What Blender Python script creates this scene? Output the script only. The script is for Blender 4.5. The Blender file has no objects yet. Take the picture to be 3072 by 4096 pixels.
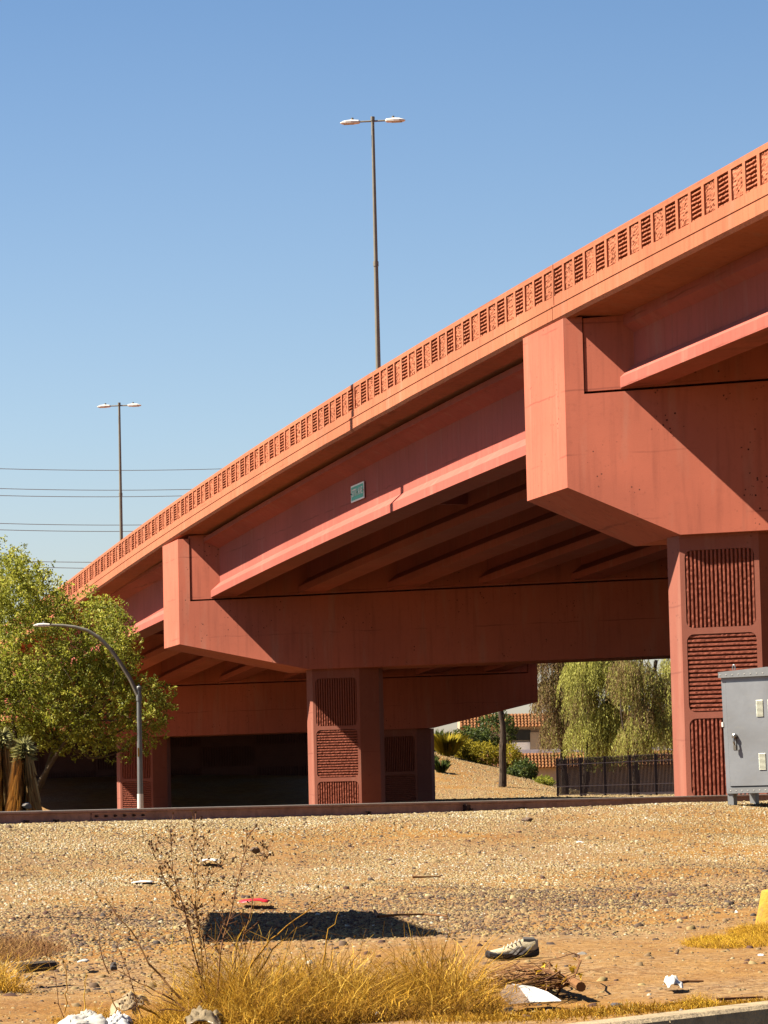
import bpy, math, random
import numpy as np
from mathutils import Matrix, Vector
C = bpy.context.scene
rng = np.random.default_rng(7); random.seed(7)
col = C.collection
# ---------------------------------------------------------------- camera
FPX = 13500.0; PIT = .0858; ROL = .0226; Z0 = 1.0     # pixels of the 3072x4096 photo
cR, sR = math.cos(ROL), math.sin(ROL)
R_ = np.array([1, 0, 0.]); U_ = np.array([0, -math.sin(PIT), math.cos(PIT)]); F_ = np.array([0, math.cos(PIT), math.sin(PIT)])
XC = cR*R_ - sR*U_; YC = sR*R_ + cR*U_
cam = bpy.data.cameras.new('camera'); co = bpy.data.objects.new('camera', cam); col.objects.link(co)
co.matrix_world = Matrix(((XC[0], YC[0], -F_[0], 0), (XC[1], YC[1], -F_[1], 0), (XC[2], YC[2], -F_[2], Z0), (0, 0, 0, 1)))
cam.sensor_fit = 'VERTICAL'; cam.sensor_height = 36; cam.lens = 36*FPX/4096; cam.clip_start = .5; cam.clip_end = 6000
C.camera = co
C.render.resolution_x = 768; C.render.resolution_y = 1024
# ---------------------------------------------------------------- sky, sun, exposure
SUN_EL = math.radians(49.8)
w = bpy.data.worlds.new('World'); C.world = w; w.use_nodes = True
nt = w.node_tree; bg = nt.nodes['Background']
sky = nt.nodes.new('ShaderNodeTexSky'); sky.sky_type = 'NISHITA'; sky.sun_disc = False
sky.sun_elevation = SUN_EL; sky.sun_rotation = math.radians(-90); sky.air_density = 1.0; sky.dust_density = 1.6; sky.ozone_density = 2.6; sky.altitude = 300
tcw = nt.nodes.new('ShaderNodeTexCoord'); sx = nt.nodes.new('ShaderNodeSeparateXYZ'); nt.links.new(tcw.outputs['Generated'], sx.inputs[0])
cw = nt.nodes.new('ShaderNodeTexNoise'); cw.inputs['Scale'].default_value = 2.2; cw.inputs['Detail'].default_value = 4; nt.links.new(tcw.outputs['Generated'], cw.inputs[0])
ad = nt.nodes.new('ShaderNodeMath'); ad.operation = 'MULTIPLY_ADD'; ad.inputs[1].default_value = .05; nt.links.new(cw.outputs[0], ad.inputs[0]); nt.links.new(sx.outputs[2], ad.inputs[2])
hr_ = nt.nodes.new('ShaderNodeValToRGB'); nt.links.new(ad.outputs[0], hr_.inputs[0]); e = hr_.color_ramp.elements
e[0].position = .02; e[0].color = (.90, .74, .66, 1); e[1].position = .28; e[1].color = (.41, .51, .60, 1); e.new(.13).color = (.67, .68, .69, 1); e.new(.5).color = (.30, .40, .58, 1)
mw_ = nt.nodes.new('ShaderNodeMix'); mw_.data_type = 'RGBA'; mw_.blend_type = 'MULTIPLY'; mw_.inputs[0].default_value = 1
nt.links.new(sky.outputs[0], mw_.inputs[6]); nt.links.new(hr_.outputs[0], mw_.inputs[7]); nt.links.new(mw_.outputs[2], bg.inputs[0]); bg.inputs[1].default_value = .05
sl = bpy.data.lights.new('sun', 'SUN'); sl.energy = 5.0; sl.angle = math.radians(.5); sl.color = (1, .90, .74)
so = bpy.data.objects.new('sun', sl); col.objects.link(so)
so.rotation_euler = Vector((1*math.cos(SUN_EL), .016*math.cos(SUN_EL), -math.sin(SUN_EL))).to_track_quat('-Z', 'Y').to_euler()
so.location = (-50, 20, 60)
C.view_settings.view_transform = 'Standard'; C.view_settings.look = 'None'; C.view_settings.exposure = 2.2; C.view_settings.gamma = 1
C.view_settings.use_curve_mapping = False
# ---------------------------------------------------------------- helpers
def ray(px, py): return (px-1536)*XC + (2048-py)*YC + FPX*F_
def at(px, py, y):
    d = ray(px, py); p = d*(y/d[1]); return Vector((p[0], p[1], p[2]+Z0))
def interp(x, t): return np.interp(x, [a for a, b in t], [b for a, b in t])
DT = [(-400, -.9), (-150, -.35), (-80, .05), (-58, .05), (-30, -.25), (-6, -.30), (-3.4, -.26), (-2.6, -.18), (1.0, -.185), (2.8, -.215), (4, -.27), (6.4, -.48), (9.5, -.72), (12.5, -.85), (15.6, -.91), (19.5, -.92), (23.22, -.92), (23.5, -1.14), (60, -1.14), (300, -1.14)]
AX = [(-90, 1.7), (-4, 1.7), (0, 2.8), (2.8, 3.2), (7.2, 2.0), (10.1, .83), (13, .1), (16, 0)]
def dd(x, y): return (x+5)*.788 - (y-44)*.615
def uu(x, y): return (x+5)*.615 + (y-44)*.788
def sst(t): t = np.clip(t, 0, 1); return t*t*(3-2*t)
def gzr(x, y):
    d = dd(x, y); u = uu(x, y)
    z = interp(d, DT)
    z = z + .13/(1+np.exp(-(u-6)/1.5))*np.exp(-((d-4.2)/2.3)**2)*(d > .8)
    k = sst((x+4)/4)
    z = z - .38*sst((-x-1)/4)*sst((y-95)/20)*(1-sst((y-160)/10))
    z = z + interp(x, AX)*sst((y-164-12*k)/(15+24*k))*(1-sst((y-216)/22)*sst((x+8)/6))
    return z
def gz(x, y): return float(gzr(x, y)) + Z0
def hit(px, py):
    d = ray(px, py); d = d/d[1]; lo = 5.
    for y in np.arange(8, 200, .05):
        if d[2]*y <= gzr(d[0]*y, y): return Vector((d[0]*y, y, gz(d[0]*y, y)))
    return Vector((d[0]*60, 60, Z0))
def tag(o, label=None, cat=None, group=None, kind=None):
    if label: o['label'] = label
    if cat: o['category'] = cat
    if group: o['group'] = group
    if kind: o['kind'] = kind
    return o
def empty(name, loc, label, cat, group=None, rz=0):
    o = bpy.data.objects.new(name, None); col.objects.link(o); o.location = loc; o.rotation_euler.z = rz
    o.empty_display_size = .1; return tag(o, label, cat, group)
def place(o, parent):
    """link a mesh whose vertices are in world space under an unrotated/rotated parent"""
    if parent is not None:
        o.parent = parent
        bpy.context.view_layer.update()
        o.matrix_parent_inverse = parent.matrix_world.inverted()
    return o
class MB:
    def __init__(s): s.v = []; s.f = []; s.r = []; s.mi = []; s.cm = 0
    def add(s, vs, fs, r=None):
        b = len(s.v); s.v.extend([tuple(p) for p in vs])
        for f in fs: s.f.append(tuple(b+i for i in f)); s.r.append(random.random() if r is None else r); s.mi.append(s.cm)
    def hexa(s, p, r=None):   # p: 8 points, 0-3 bottom ring, 4-7 top ring
        s.add(p, [(3, 2, 1, 0), (4, 5, 6, 7), (0, 1, 5, 4), (1, 2, 6, 5), (2, 3, 7, 6), (3, 0, 4, 7)], r)
    def box(s, c, h, M=None, r=None):
        p = [Vector((c[0]+sx*h[0], c[1]+sy*h[1], c[2]+sz*h[2])) for sz in (-1, 1) for sx, sy in ((-1, -1), (1, -1), (1, 1), (-1, 1))]
        if M is not None: p = [M @ q for q in p]
        s.hexa(p, r)
    def prism(s, poly, fa, fb):   # poly 2-D, fa/fb map a 2-D point to 3-D on both ends
        n = len(poly); a = [fa(*p) for p in poly]; b = [fb(*p) for p in poly]
        s.add(a+b, [tuple(range(n))[::-1], tuple(range(n, 2*n))]+[(i, (i+1) % n, n+(i+1) % n, n+i) for i in range(n)])
    def tube(s, pts, rad, n=8, cap=True, r=None):
        pts = [Vector(p) for p in pts]; k = len(pts)
        if not hasattr(rad, '__len__'): rad = [rad]*k
        vs = []; 
        t0 = (pts[1]-pts[0]).normalized(); a = t0.orthogonal().normalized()
        for i in range(k):
            t = (pts[min(i+1, k-1)]-pts[max(i-1, 0)])
            t = t.normalized() if t.length > 1e-9 else t0
            a = (a - t*a.dot(t)); a = a.normalized() if a.length > 1e-6 else t.orthogonal().normalized()
            b = t.cross(a)
            for j in range(n):
                q = 2*math.pi*j/n; vs.append(pts[i]+(a*math.cos(q)+b*math.sin(q))*rad[i])
        fs = [(i*n+j, i*n+(j+1) % n, (i+1)*n+(j+1) % n, (i+1)*n+j) for i in range(k-1) for j in range(n)]
        if cap: fs += [tuple(range(n))[::-1], tuple(range((k-1)*n, k*n))]
        s.add(vs, fs, r)
    def build(s, name, mat, parent=None, smooth=False, rnd=False, local=False):
        me = bpy.data.meshes.new(name); me.from_pydata(s.v, [], s.f)
        for m in (mat if isinstance(mat, (list, tuple)) else [mat]): me.materials.append(m)
        if isinstance(mat, (list, tuple)): me.polygons.foreach_set('material_index', s.mi)
        if rnd:
            at_ = me.attributes.new('rnd', 'FLOAT', 'FACE'); at_.data.foreach_set('value', np.array(s.r, dtype=np.float32))
        if smooth: me.polygons.foreach_set('use_smooth', [True]*len(me.polygons))
        me.update()
        o = bpy.data.objects.new(name, me); col.objects.link(o)
        if parent is not None:
            if local: o.parent = parent
            else: place(o, parent)
        return o
def npmesh(name, V, F, mat, parent=None, rnd=None, smooth=False):
    me = bpy.data.meshes.new(name); V = np.asarray(V, np.float32); F = np.asarray(F, np.int32); n, k = F.shape
    me.vertices.add(len(V)); me.vertices.foreach_set('co', V.ravel())
    me.loops.add(n*k); me.loops.foreach_set('vertex_index', F.ravel())
    me.polygons.add(n); me.polygons.foreach_set('loop_start', np.arange(0, n*k, k, dtype=np.int32)); me.polygons.foreach_set('loop_total', np.full(n, k, np.int32))
    if smooth: me.polygons.foreach_set('use_smooth', np.ones(n, bool))
    me.materials.append(mat); me.update(calc_edges=True)
    if rnd is not None:
        a = me.attributes.new('rnd', 'FLOAT', 'FACE'); a.data.foreach_set('value', np.asarray(rnd, np.float32))
    o = bpy.data.objects.new(name, me); col.objects.link(o)
    return place(o, parent)
def leaves(cen, size, asp=.5, up=None, droop=0.):
    """quad leaves: cen Nx3, size N"""
    N = len(cen); a = rng.normal(size=(N, 3)); 
    if up is not None: a = a*(1-droop)+np.asarray(up)*droop*2
    a /= np.linalg.norm(a, axis=1)[:, None]; b = rng.normal(size=(N, 3)); b -= (b*a).sum(1)[:, None]*a; b /= np.linalg.norm(b, axis=1)[:, None]
    a = a*size[:, None]; b = b*(size*asp)[:, None]
    V = np.stack([cen-a, cen+b*.9, cen+a, cen-b*.9], 1).reshape(-1, 3)
    return V, np.arange(N*4).reshape(-1, 4)
# ---------------------------------------------------------------- materials
KA = .32
def sc_(c, k): return tuple(x*k for x in c)
def mat(name, base, rough=.8, var=.0, vscale=3., bump=0., bscale=30., metal=0., col2=None, spec=.3, stretch=(1, 1, 1), attr=None, trans=0., extra=None, K=None):
    K = KA if K is None else K; base = sc_(base, K); col2 = sc_(col2, K) if col2 else None; attr = [(p, sc_(c, K)) for p, c in attr] if attr else None
    m = bpy.data.materials.new(name); m.use_nodes = True; t = m.node_tree; N = t.nodes; Lk = t.links
    b = N['Principled BSDF']; b.inputs['Roughness'].default_value = rough; b.inputs['Metallic'].default_value = metal; b.inputs['Specular IOR Level'].default_value = spec
    b.inputs['Base Color'].default_value = (*base, 1)
    tc = N.new('ShaderNodeTexCoord'); mp = N.new('ShaderNodeMapping'); mp.inputs['Scale'].default_value = stretch; Lk.new(tc.outputs['Object'], mp.inputs[0])
    out = None
    if attr:
        an = N.new('ShaderNodeAttribute'); an.attribute_name = 'rnd'; cr = N.new('ShaderNodeValToRGB'); Lk.new(an.outputs['Fac'], cr.inputs[0])
        e = cr.color_ramp.elements; n = len(attr)
        while len(e) < n: e.new(.5)
        for i, (p, c) in enumerate(attr): e[i].position = p; e[i].color = (*c, 1)
        out = cr.outputs[0]
    elif var > 0 or col2:
        no = N.new('ShaderNodeTexNoise'); no.inputs['Scale'].default_value = vscale; no.inputs['Detail'].default_value = 6; no.inputs['Roughness'].default_value = .65; Lk.new(mp.outputs[0], no.inputs[0])
        cr = N.new('ShaderNodeValToRGB'); Lk.new(no.outputs[0], cr.inputs[0])
        c1 = tuple(x*(1-var) for x in base); c2 = tuple(col2) if col2 else tuple(min(1, x*(1+var)) for x in base)
        cr.color_ramp.elements[0].position = .3; cr.color_ramp.elements[0].color = (*c1, 1); cr.color_ramp.elements[1].position = .7; cr.color_ramp.elements[1].color = (*c2, 1)
        out = cr.outputs[0]
    if extra: out = extra(N, Lk, mp, out, b)
    if out is not None: Lk.new(out, b.inputs['Base Color'])
    if bump > 0:
        no = N.new('ShaderNodeTexNoise'); no.inputs['Scale'].default_value = bscale; no.inputs['Detail'].default_value = 5; Lk.new(mp.outputs[0], no.inputs[0])
        bp = N.new('ShaderNodeBump'); bp.inputs['Strength'].default_value = bump; bp.inputs['Distance'].default_value = .02; Lk.new(no.outputs[0], bp.inputs['Height']); Lk.new(bp.outputs[0], b.inputs['Normal'])
    if trans > 0:
        tr = N.new('ShaderNodeBsdfTranslucent'); mx = N.new('ShaderNodeMixShader'); mx.inputs[0].default_value = trans
        if out is not None: Lk.new(out, tr.inputs[0])
        else: tr.inputs[0].default_value = (*base, 1)
        Lk.new(b.outputs[0], mx.inputs[1]); Lk.new(tr.outputs[0], mx.inputs[2]); Lk.new(mx.outputs[0], N['Material Output'].inputs[0])
    return m
def mixc(N, Lk, fac, a, b_, mode='MIX'):
    x = N.new('ShaderNodeMix'); x.data_type = 'RGBA'; x.blend_type = mode
    for i, v in ((0, fac), (6, a), (7, b_)):
        if hasattr(v, 'is_linked') or hasattr(v, 'links'): Lk.new(v, x.inputs[i])
        elif i == 0: x.inputs[0].default_value = v
        else: x.inputs[i].default_value = (*sc_(v, KA), 1)
    return x.outputs[2]
def noise(N, Lk, mp, scale, det=4, st=None, lo=.4, hi=.6, out=0):
    src = mp.outputs[0]
    if st:
        m2 = N.new('ShaderNodeMapping'); m2.inputs['Scale'].default_value = st; Lk.new(src, m2.inputs[0]); src = m2.outputs[0]
    n = N.new('ShaderNodeTexNoise'); n.inputs['Scale'].default_value = scale; n.inputs['Detail'].default_value = det; Lk.new(src, n.inputs[0])
    r = N.new('ShaderNodeMapRange'); r.inputs[1].default_value = lo; r.inputs[2].default_value = hi; Lk.new(n.outputs[0], r.inputs[0]); return r.outputs[0]
def mul(N, Lk, a, v):
    m = N.new('ShaderNodeMath'); m.operation = 'MULTIPLY'; Lk.new(a, m.inputs[0])
    if hasattr(v, 'links'): Lk.new(v, m.inputs[1])
    else: m.inputs[1].default_value = v
    return m.outputs[0]
def paintx(dark, pits=.0, streak=.5, light=(.8, .5, .36)):
    def f(N, Lk, mp, out, b):
        s1 = noise(N, Lk, mp, 1.6, 6, (5, 5, .35), .5, .78)       # runs of dirt down the face
        out = mixc(N, Lk, mul(N, Lk, s1, streak), out, dark)
        s2 = noise(N, Lk, mp, .9, 8, (3, 3, .5), .56, .80)
        out = mixc(N, Lk, mul(N, Lk, s2, .34), out, light)
        s4 = noise(N, Lk, mp, .22, 3, None, .42, .62); out = mixc(N, Lk, mul(N, Lk, s4, .30), out, dark)
        s3 = noise(N, Lk, mp, 9, 8, None, .58, .8)
        out = mixc(N, Lk, mul(N, Lk, s3, .30), out, dark)
        spz = N.new('ShaderNodeSeparateXYZ'); Lk.new(mp.outputs[0], spz.inputs[0])
        nw = N.new('ShaderNodeTexNoise'); nw.inputs['Scale'].default_value = 1.5; Lk.new(mp.outputs[0], nw.inputs[0])
        za = N.new('ShaderNodeMath'); za.operation = 'MULTIPLY_ADD'; Lk.new(nw.outputs[0], za.inputs[0]); za.inputs[1].default_value = .10; Lk.new(spz.outputs[2], za.inputs[2])
        md = N.new('ShaderNodeMath'); md.operation = 'PINGPONG'; Lk.new(za.outputs[0], md.inputs[0]); md.inputs[1].default_value = .62
        lr = N.new('ShaderNodeMapRange'); Lk.new(md.outputs[0], lr.inputs[0]); lr.inputs[1].default_value = .022; lr.inputs[2].default_value = .006
        out = mixc(N, Lk, mul(N, Lk, mul(N, Lk, lr.outputs[0], noise(N, Lk, mp, .8, 3, None, .45, .6)), .7), out, dark)
        if pits:
            v = N.new('ShaderNodeTexVoronoi'); v.inputs['Scale'].default_value = 11; Lk.new(mp.outputs[0], v.inputs[0])
            r = N.new('ShaderNodeMapRange'); r.inputs[1].default_value = .26; r.inputs[2].default_value = .14; Lk.new(v.outputs['Distance'], r.inputs[0])
            k = noise(N, Lk, mp, 1.1, 5, None, .53, .60); k2 = noise(N, Lk, mp, 7, 2, None, .52, .56)
            out = mixc(N, Lk, mul(N, Lk, mul(N, Lk, mul(N, Lk, r.outputs[0], k), k2), pits), out, tuple(x*.18 for x in dark))
        return out
    return f
BASE1 = (.82, .262, .125)
BASE2 = (.86, .235, .138)
M = {}
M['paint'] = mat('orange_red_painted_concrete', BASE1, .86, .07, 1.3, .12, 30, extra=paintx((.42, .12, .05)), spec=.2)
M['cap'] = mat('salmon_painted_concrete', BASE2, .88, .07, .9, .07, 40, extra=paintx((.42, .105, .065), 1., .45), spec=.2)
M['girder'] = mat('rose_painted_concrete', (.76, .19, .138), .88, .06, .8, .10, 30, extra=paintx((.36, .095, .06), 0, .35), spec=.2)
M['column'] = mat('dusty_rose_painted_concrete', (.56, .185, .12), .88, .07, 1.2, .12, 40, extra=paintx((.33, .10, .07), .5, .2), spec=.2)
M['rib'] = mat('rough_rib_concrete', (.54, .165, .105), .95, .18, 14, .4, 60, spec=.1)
M['asphalt'] = mat('asphalt', (.05, .048, .045), .95, .2, 20, .4, 60)
M['kerb'] = mat('kerb_concrete', (.60, .46, .27), .92, .2, 5, .5, 60, extra=lambda N, Lk, mp, out, b: mixc(N, Lk, mul(N, Lk, noise(N, Lk, mp, 9, 6, None, .5, .7), .5), out, (.12, .085, .05)))
M['steel'] = mat('galvanised_steel', (.40, .41, .40), .5, .12, 6, .05, 40, metal=.55)
M['pole'] = mat('weathered_tan_pole', (.40, .37, .29), .6, .12, 4, .05, 40, metal=.25)
M['lampw'] = mat('white_lamp_housing', (.72, .70, .64), .45, .05, 4, K=.6)
M['glass'] = mat('lamp_lens', (.45, .42, .32), .25)
M['dark'] = mat('dark_rubber', (.03, .028, .026), .8)
M['iron'] = mat('dark_iron_paint', (.030, .015, .020), .6, .2, 10)
M['rust'] = mat('rusty_rail_steel', (.85, .47, .36), .8, .22, 9, .4, 60, extra=lambda N, Lk, mp, out, b: mixc(N, Lk, mul(N, Lk, noise(N, Lk, mp, 3, 6, None, .45, .7), .5), out, (.36, .17, .12)))
M['railtop'] = mat('worn_rail_steel', (.95, .84, .74), .45, .12, 5, metal=.4)
M['tie'] = mat('old_wooden_tie', (.075, .05, .036), .95, .3, 8, .6, 40, stretch=(1, 1, 6))
M['bolt'] = mat('rusty_bolt', (.12, .055, .04), .8, .2, 30)
# ---------------------------------------------------------------- ground
G1 = (.52, .33, .145)
def groundx(N, Lk, mp, out, b):
    v = N.new('ShaderNodeTexVoronoi'); v.inputs['Scale'].default_value = 26; Lk.new(mp.outputs[0], v.inputs[0])
    sep = N.new('ShaderNodeSeparateColor'); Lk.new(v.outputs['Color'], sep.inputs[0])
    cr = N.new('ShaderNodeValToRGB'); Lk.new(sep.outputs[0], cr.inputs[0]); e = cr.color_ramp.elements
    for _ in range(3): e.new(.5)
    for i, (p, c) in enumerate([(0, (.16, .085, .05)), (.3, (.36, .22, .10)), (.6, (.50, .32, .15)), (.85, (.58, .42, .24)), (1, (.26, .19, .13))]): e[i].position = p; e[i].color = (*sc_(c, .33), 1)
    k = noise(N, Lk, mp, .35, 6, None, .40, .62)
    sand = mixc(N, Lk, noise(N, Lk, mp, 2.5, 8, None, .4, .62), (.50, .26, .065), (.38, .175, .04))
    o2 = mixc(N, Lk, mul(N, Lk, k, .75), sand, cr.outputs[0])
    bp = N.new('ShaderNodeBump'); bp.inputs['Strength'].default_value = .8; bp.inputs['Distance'].default_value = .03
    n2 = N.new('ShaderNodeTexNoise'); n2.inputs['Scale'].default_value = 30; n2.inputs['Detail'].default_value = 8; Lk.new(mp.outputs[0], n2.inputs[0]); Lk.new(n2.outputs[0], bp.inputs['Height']); Lk.new(bp.outputs[0], b.inputs['Normal'])
    return o2
M['ground'] = mat('gravelly_desert_soil', G1, .96, extra=groundx, spec=.1)
def axis(lo, hi, a, b, fine, growth=1.25):
    xs = list(np.arange(a, b, fine)); st = fine; x = xs[-1]
    while x < hi: st *= growth; x += st; xs.append(x)
    st = fine; x = a; left = []
    while x > lo: st *= growth; x -= st; left.append(x)
    return np.array(left[::-1]+xs)
gx = axis(-2500, 2500, -7, 8, .16, 1.12); gy = axis(-300, 4000, 11, 62, .18, 1.035)
GX, GY = np.meshgrid(gx, gy)
nz = np.zeros_like(GX)
for a, fr in ((.035, .45), (.02, 1.3), (.012, 3.1)):
    for k in range(4):
        th = rng.uniform(0, 6.28); ph = rng.uniform(0, 6.28); nz += a*np.sin((GX*math.cos(th)+GY*math.sin(th))*fr*rng.uniform(.7, 1.4)+ph)/2
dG = dd(GX, GY); far = np.exp(-np.maximum(0, np.abs(GY-35)-35)/40)
nz *= np.clip((dG-1.6)/3, .15, 1)*np.clip((23.0-dG)/1.5, 0, 1)*np.clip(far+.5, 0, 1)
GZ = gzr(GX, GY)+nz+Z0
nx, ny = len(gx), len(gy); idx = np.arange(nx*ny).reshape(ny, nx)
npmesh('ground', np.stack([GX, GY, GZ], -1).reshape(-1, 3), np.stack([idx[:-1, :-1], idx[:-1, 1:], idx[1:, 1:], idx[1:, :-1]], -1).reshape(-1, 4), M['ground'], smooth=True)['kind'] = 'structure'
def rail_xy(u, d): return (-5+.615*u+.788*d, 44+.788*u-.615*d)
def strip(name, d0, d1, z, m, u0=-300, u1=300):
    a = MB(); p = [rail_xy(u0, d0), rail_xy(u1, d0), rail_xy(u1, d1), rail_xy(u0, d1)]
    a.add([(x, y, z) for x, y in p], [(3, 2, 1, 0)]); o = a.build(name, m); return o
strip('street', -27, -6.5, Z0-.235, M['asphalt'])['kind'] = 'structure'; strip('street', -52, -40, Z0-.165, M['asphalt'])['kind'] = 'structure'  # unseen road beyond the rail, added as dark asphalt to cut bounce under the bridge
strip('road', 23.46, 40, Z0-1.115, M['asphalt'])['kind'] = 'structure'
kb = MB(); prof = [(23.18, -1.2), (23.18, -.905), (23.20, -.895), (23.34, -.895), (23.37, -.91), (23.40, -1.10), (23.75, -1.085), (23.75, -1.2)]
for i in range(60):
    u0 = -60+i*2.0; kb.prism([(a, b) for a, b in prof], lambda a, b: (*rail_xy(u0+.004, a), b+Z0), lambda a, b: (*rail_xy(u0+1.996, a), b+Z0))
o = kb.build('kerb', M['kerb']); o['kind'] = 'structure'
# gravel: real stones
STONE_ATTR = [(0, (.16, .08, .055)), (.14, (.11, .09, .08)), (.28, (.32, .19, .10)), (.46, (.48, .34, .16)), (.66, (.60, .44, .19)), (.84, (.72, .59, .33)), (1, (.88, .82, .66))]
M['stone'] = mat('mixed_gravel_stone', (.4, .3, .2), .9, attr=STONE_ATTR, spec=.15, K=.29)
def stones(P, size, rnd, name, label):
    N = len(P)
    base = np.array([[1, 0, 0], [-.5, .87, 0], [-.5, -.87, 0], [.35, .45, .75], [-.6, .1, .65], [.25, -.55, .7]])
    F = np.array([[0, 1, 3], [1, 4, 3], [1, 2, 4], [2, 5, 4], [2, 0, 5], [0, 3, 5], [3, 4, 5]])
    jit = 1+rng.uniform(-.28, .28, (N, 6, 3)); th = rng.uniform(0, 6.28, N); c, s = np.cos(th), np.sin(th)
    v = base[None]*jit*size[:, None, None]*np.stack([np.ones(N), rng.uniform(.6, 1, N), rng.uniform(.5, .95, N)], 1)[:, None, :]
    x = v[..., 0]*c[:, None]-v[..., 1]*s[:, None]; y = v[..., 0]*s[:, None]+v[..., 1]*c[:, None]
    V = np.stack([x, y, v[..., 2]-size[:, None]*.15], -1)+P[:, None, :]
    Fa = (F[None]+np.arange(N)[:, None, None]*6).reshape(-1, 3)
    o = npmesh(name, V.reshape(-1, 3), Fa, M['stone'], rnd=np.repeat(rnd, 7)); return tag(o, label, 'gravel', kind='stuff')
def gnd(x, y):   # height of the finished sheet, bilinear
    i = np.clip(np.searchsorted(gx, x)-1, 0, nx-2); j = np.clip(np.searchsorted(gy, y)-1, 0, ny-2)
    fx = (x-gx[i])/(gx[i+1]-gx[i]); fy = (y-gy[j])/(gy[j+1]-gy[j])
    return GZ[j, i]*(1-fx)*(1-fy)+GZ[j, i+1]*fx*(1-fy)+GZ[j+1, i]*(1-fx)*fy+GZ[j+1, i+1]*fx*fy
N = 430000
yy = np.sqrt(rng.uniform(13.**2, 60.**2, N)); xx = rng.uniform(-1, 1, N)*(.125*yy+.25)
d = dd(xx, yy); u = uu(xx, yy)
wob = .8*np.sin(u*.35+1)+.5*np.sin(u*.9+2)+.4*np.sin(xx*1.7+yy*.4)
dens = interp(d+wob, [(-4, 0), (-2.8, .5), (-.3, .7), (.4, 1), (5, 1), (6.0, .7), (7.0, .30), (8.2, .9), (13, .9), (15.5, .8), (17, .45), (19, .16), (23, .10)])
patch = .5+.5*np.sin(xx*1.1+2*np.sin(yy*.31))*np.sin(yy*.27+xx*.5)
keep = (rng.uniform(0, 1, N) < dens*(.35+.65*patch)) & (d < 23.1) & (d > -5)
xx, yy, d, wob = xx[keep], yy[keep], d[keep], wob[keep]; n = len(xx)
size = interp(d, [(-3, .019), (4, .016), (9, .0125), (13, .0135), (16, .015), (19, .008), (23, .006)])*np.exp(rng.normal(0, .30, n))
tone = interp(d+wob*.6, [(-3, .46), (2, .58), (5, .60), (7, .48), (9, .68), (10.6, .62), (11.6, .34), (14, .30), (16, .34), (19, .42), (23, .42)])+.10*np.sin(xx*2.3+yy*.6)*np.sin(yy*1.1-xx)
rnd_ = np.clip(tone+rng.normal(0, .22, n), 0, 1)
stones(np.stack([xx, yy, gnd(xx, yy)], -1), size, rnd_, 'gravel', 'mixed tan, grey and reddish stones strewn over the ground before the rail')
N = 6000
yy = np.sqrt(rng.uniform(13.**2, 45.**2, N)); xx = rng.uniform(-1, 1, N)*(.125*yy+.2); d = dd(xx, yy)
k = (d < 23) & (d > 2) & (rng.uniform(0, 1, N) < interp(d, [(2, .6), (8, .5), (12, 1), (16, 1), (19, .35), (23, .25)])); xx, yy = xx[k], yy[k]; n = len(xx)
stones(np.stack([xx, yy, gnd(xx, yy)], -1), .024*np.exp(rng.normal(0, .35, n)), np.clip(rng.normal(.34, .26, n), 0, 1), 'pebbles', 'larger rounded pebbles scattered across the finer gravel')
# gravel on the embankment beyond the bridge
N = 80000
yy = rng.uniform(108, 222, N); xx = rng.uniform(-2, 17, N); k = (xx < .12*yy)
xx, yy = xx[k], yy[k]; n = len(xx)
stones(np.stack([xx, yy, gnd(xx, yy)], -1), .045*np.exp(rng.normal(0, .3, n)), np.clip(rng.normal(.52, .17, n), 0, 1), 'embankment_gravel', 'tan landscape gravel covering the bank beyond the bridge')
# ---------------------------------------------------------------- railway track
tr = empty('railway_track', (*rail_xy(0, 0), Z0-.18), 'rusty brown steel railway track lying on gravel across the scene before the bridge', 'railway')
TOP = -.008
rp = [(-.07, -.18), (.07, -.18), (.07, -.168), (.018, -.150), (.009, -.14), (.009, -.045), (.037, -.036), (.037, -.004)]
rp2 = [(-a, b) for a, b in rp[::-1][:-1]]
prof = rp+[(-a, b) for a, b in rp[::-1]][:-1]
def rail(dof, lo=-40, hi=120):
    a = MB(); n = 40
    us = np.linspace(lo, hi, n); pts = []; kf = len(prof)
    for u in us: pts += [(*rail_xy(u, dof+p), q+Z0+TOP) for p, q in prof]
    a.add(pts, [(i*kf+j, (i+1)*kf+j, (i+1)*kf+(j+1) % kf, i*kf+(j+1) % kf) for i in range(n-1) for j in range(kf)])
    r = a.build('rail', M['rust'], tr)
    h = MB(); hp = [(-.0375, -.016), (.0375, -.016), (.0375, -.003), (.030, .001), (-.030, .001), (-.0375, -.003)]; kf2 = len(hp); pts = []
    for u in us: pts += [(*rail_xy(u, dof+p), q+Z0+TOP) for p, q in hp]
    h.add(pts, [(i*kf2+j, (i+1)*kf2+j, (i+1)*kf2+(j+1) % kf2, i*kf2+(j+1) % kf2) for i in range(n-1) for j in range(kf2)])
    h.build('running_surface', M['railtop'], r); return r
r1 = rail(0); r2 = rail(-1.51)
def RM(u, d_, z): # local frame along rail
    x, y = rail_xy(u, d_); return Matrix(((.615, .788, 0, x), (.788, -.615, 0, y), (0, 0, 1, z+Z0), (0, 0, 0, 1)))
def rail_u(px):   # u on the rail head for a pixel column
    d = ray(px, 3240); best = min(np.arange(-15, 60, .02), key=lambda u: abs(rail_xy(u, 0)[0]/rail_xy(u, 0)[1]-d[0]/d[1])); return float(best)
ua, ub = rail_u(360), rail_u(577)
jb = MB(); jp = [(.010, -.150), (.052, -.158), (.052, -.145), (.026, -.12), (.026, -.075), (.040, -.055), (.040, -.044), (.010, -.040)]
jb.prism(jp, lambda a, b: (*rail_xy(ua, a), b+Z0+TOP), lambda a, b: (*rail_xy(ub, a), b+Z0+TOP)); J = jb.build('joint_bar', M['rust'], r1)
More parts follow.
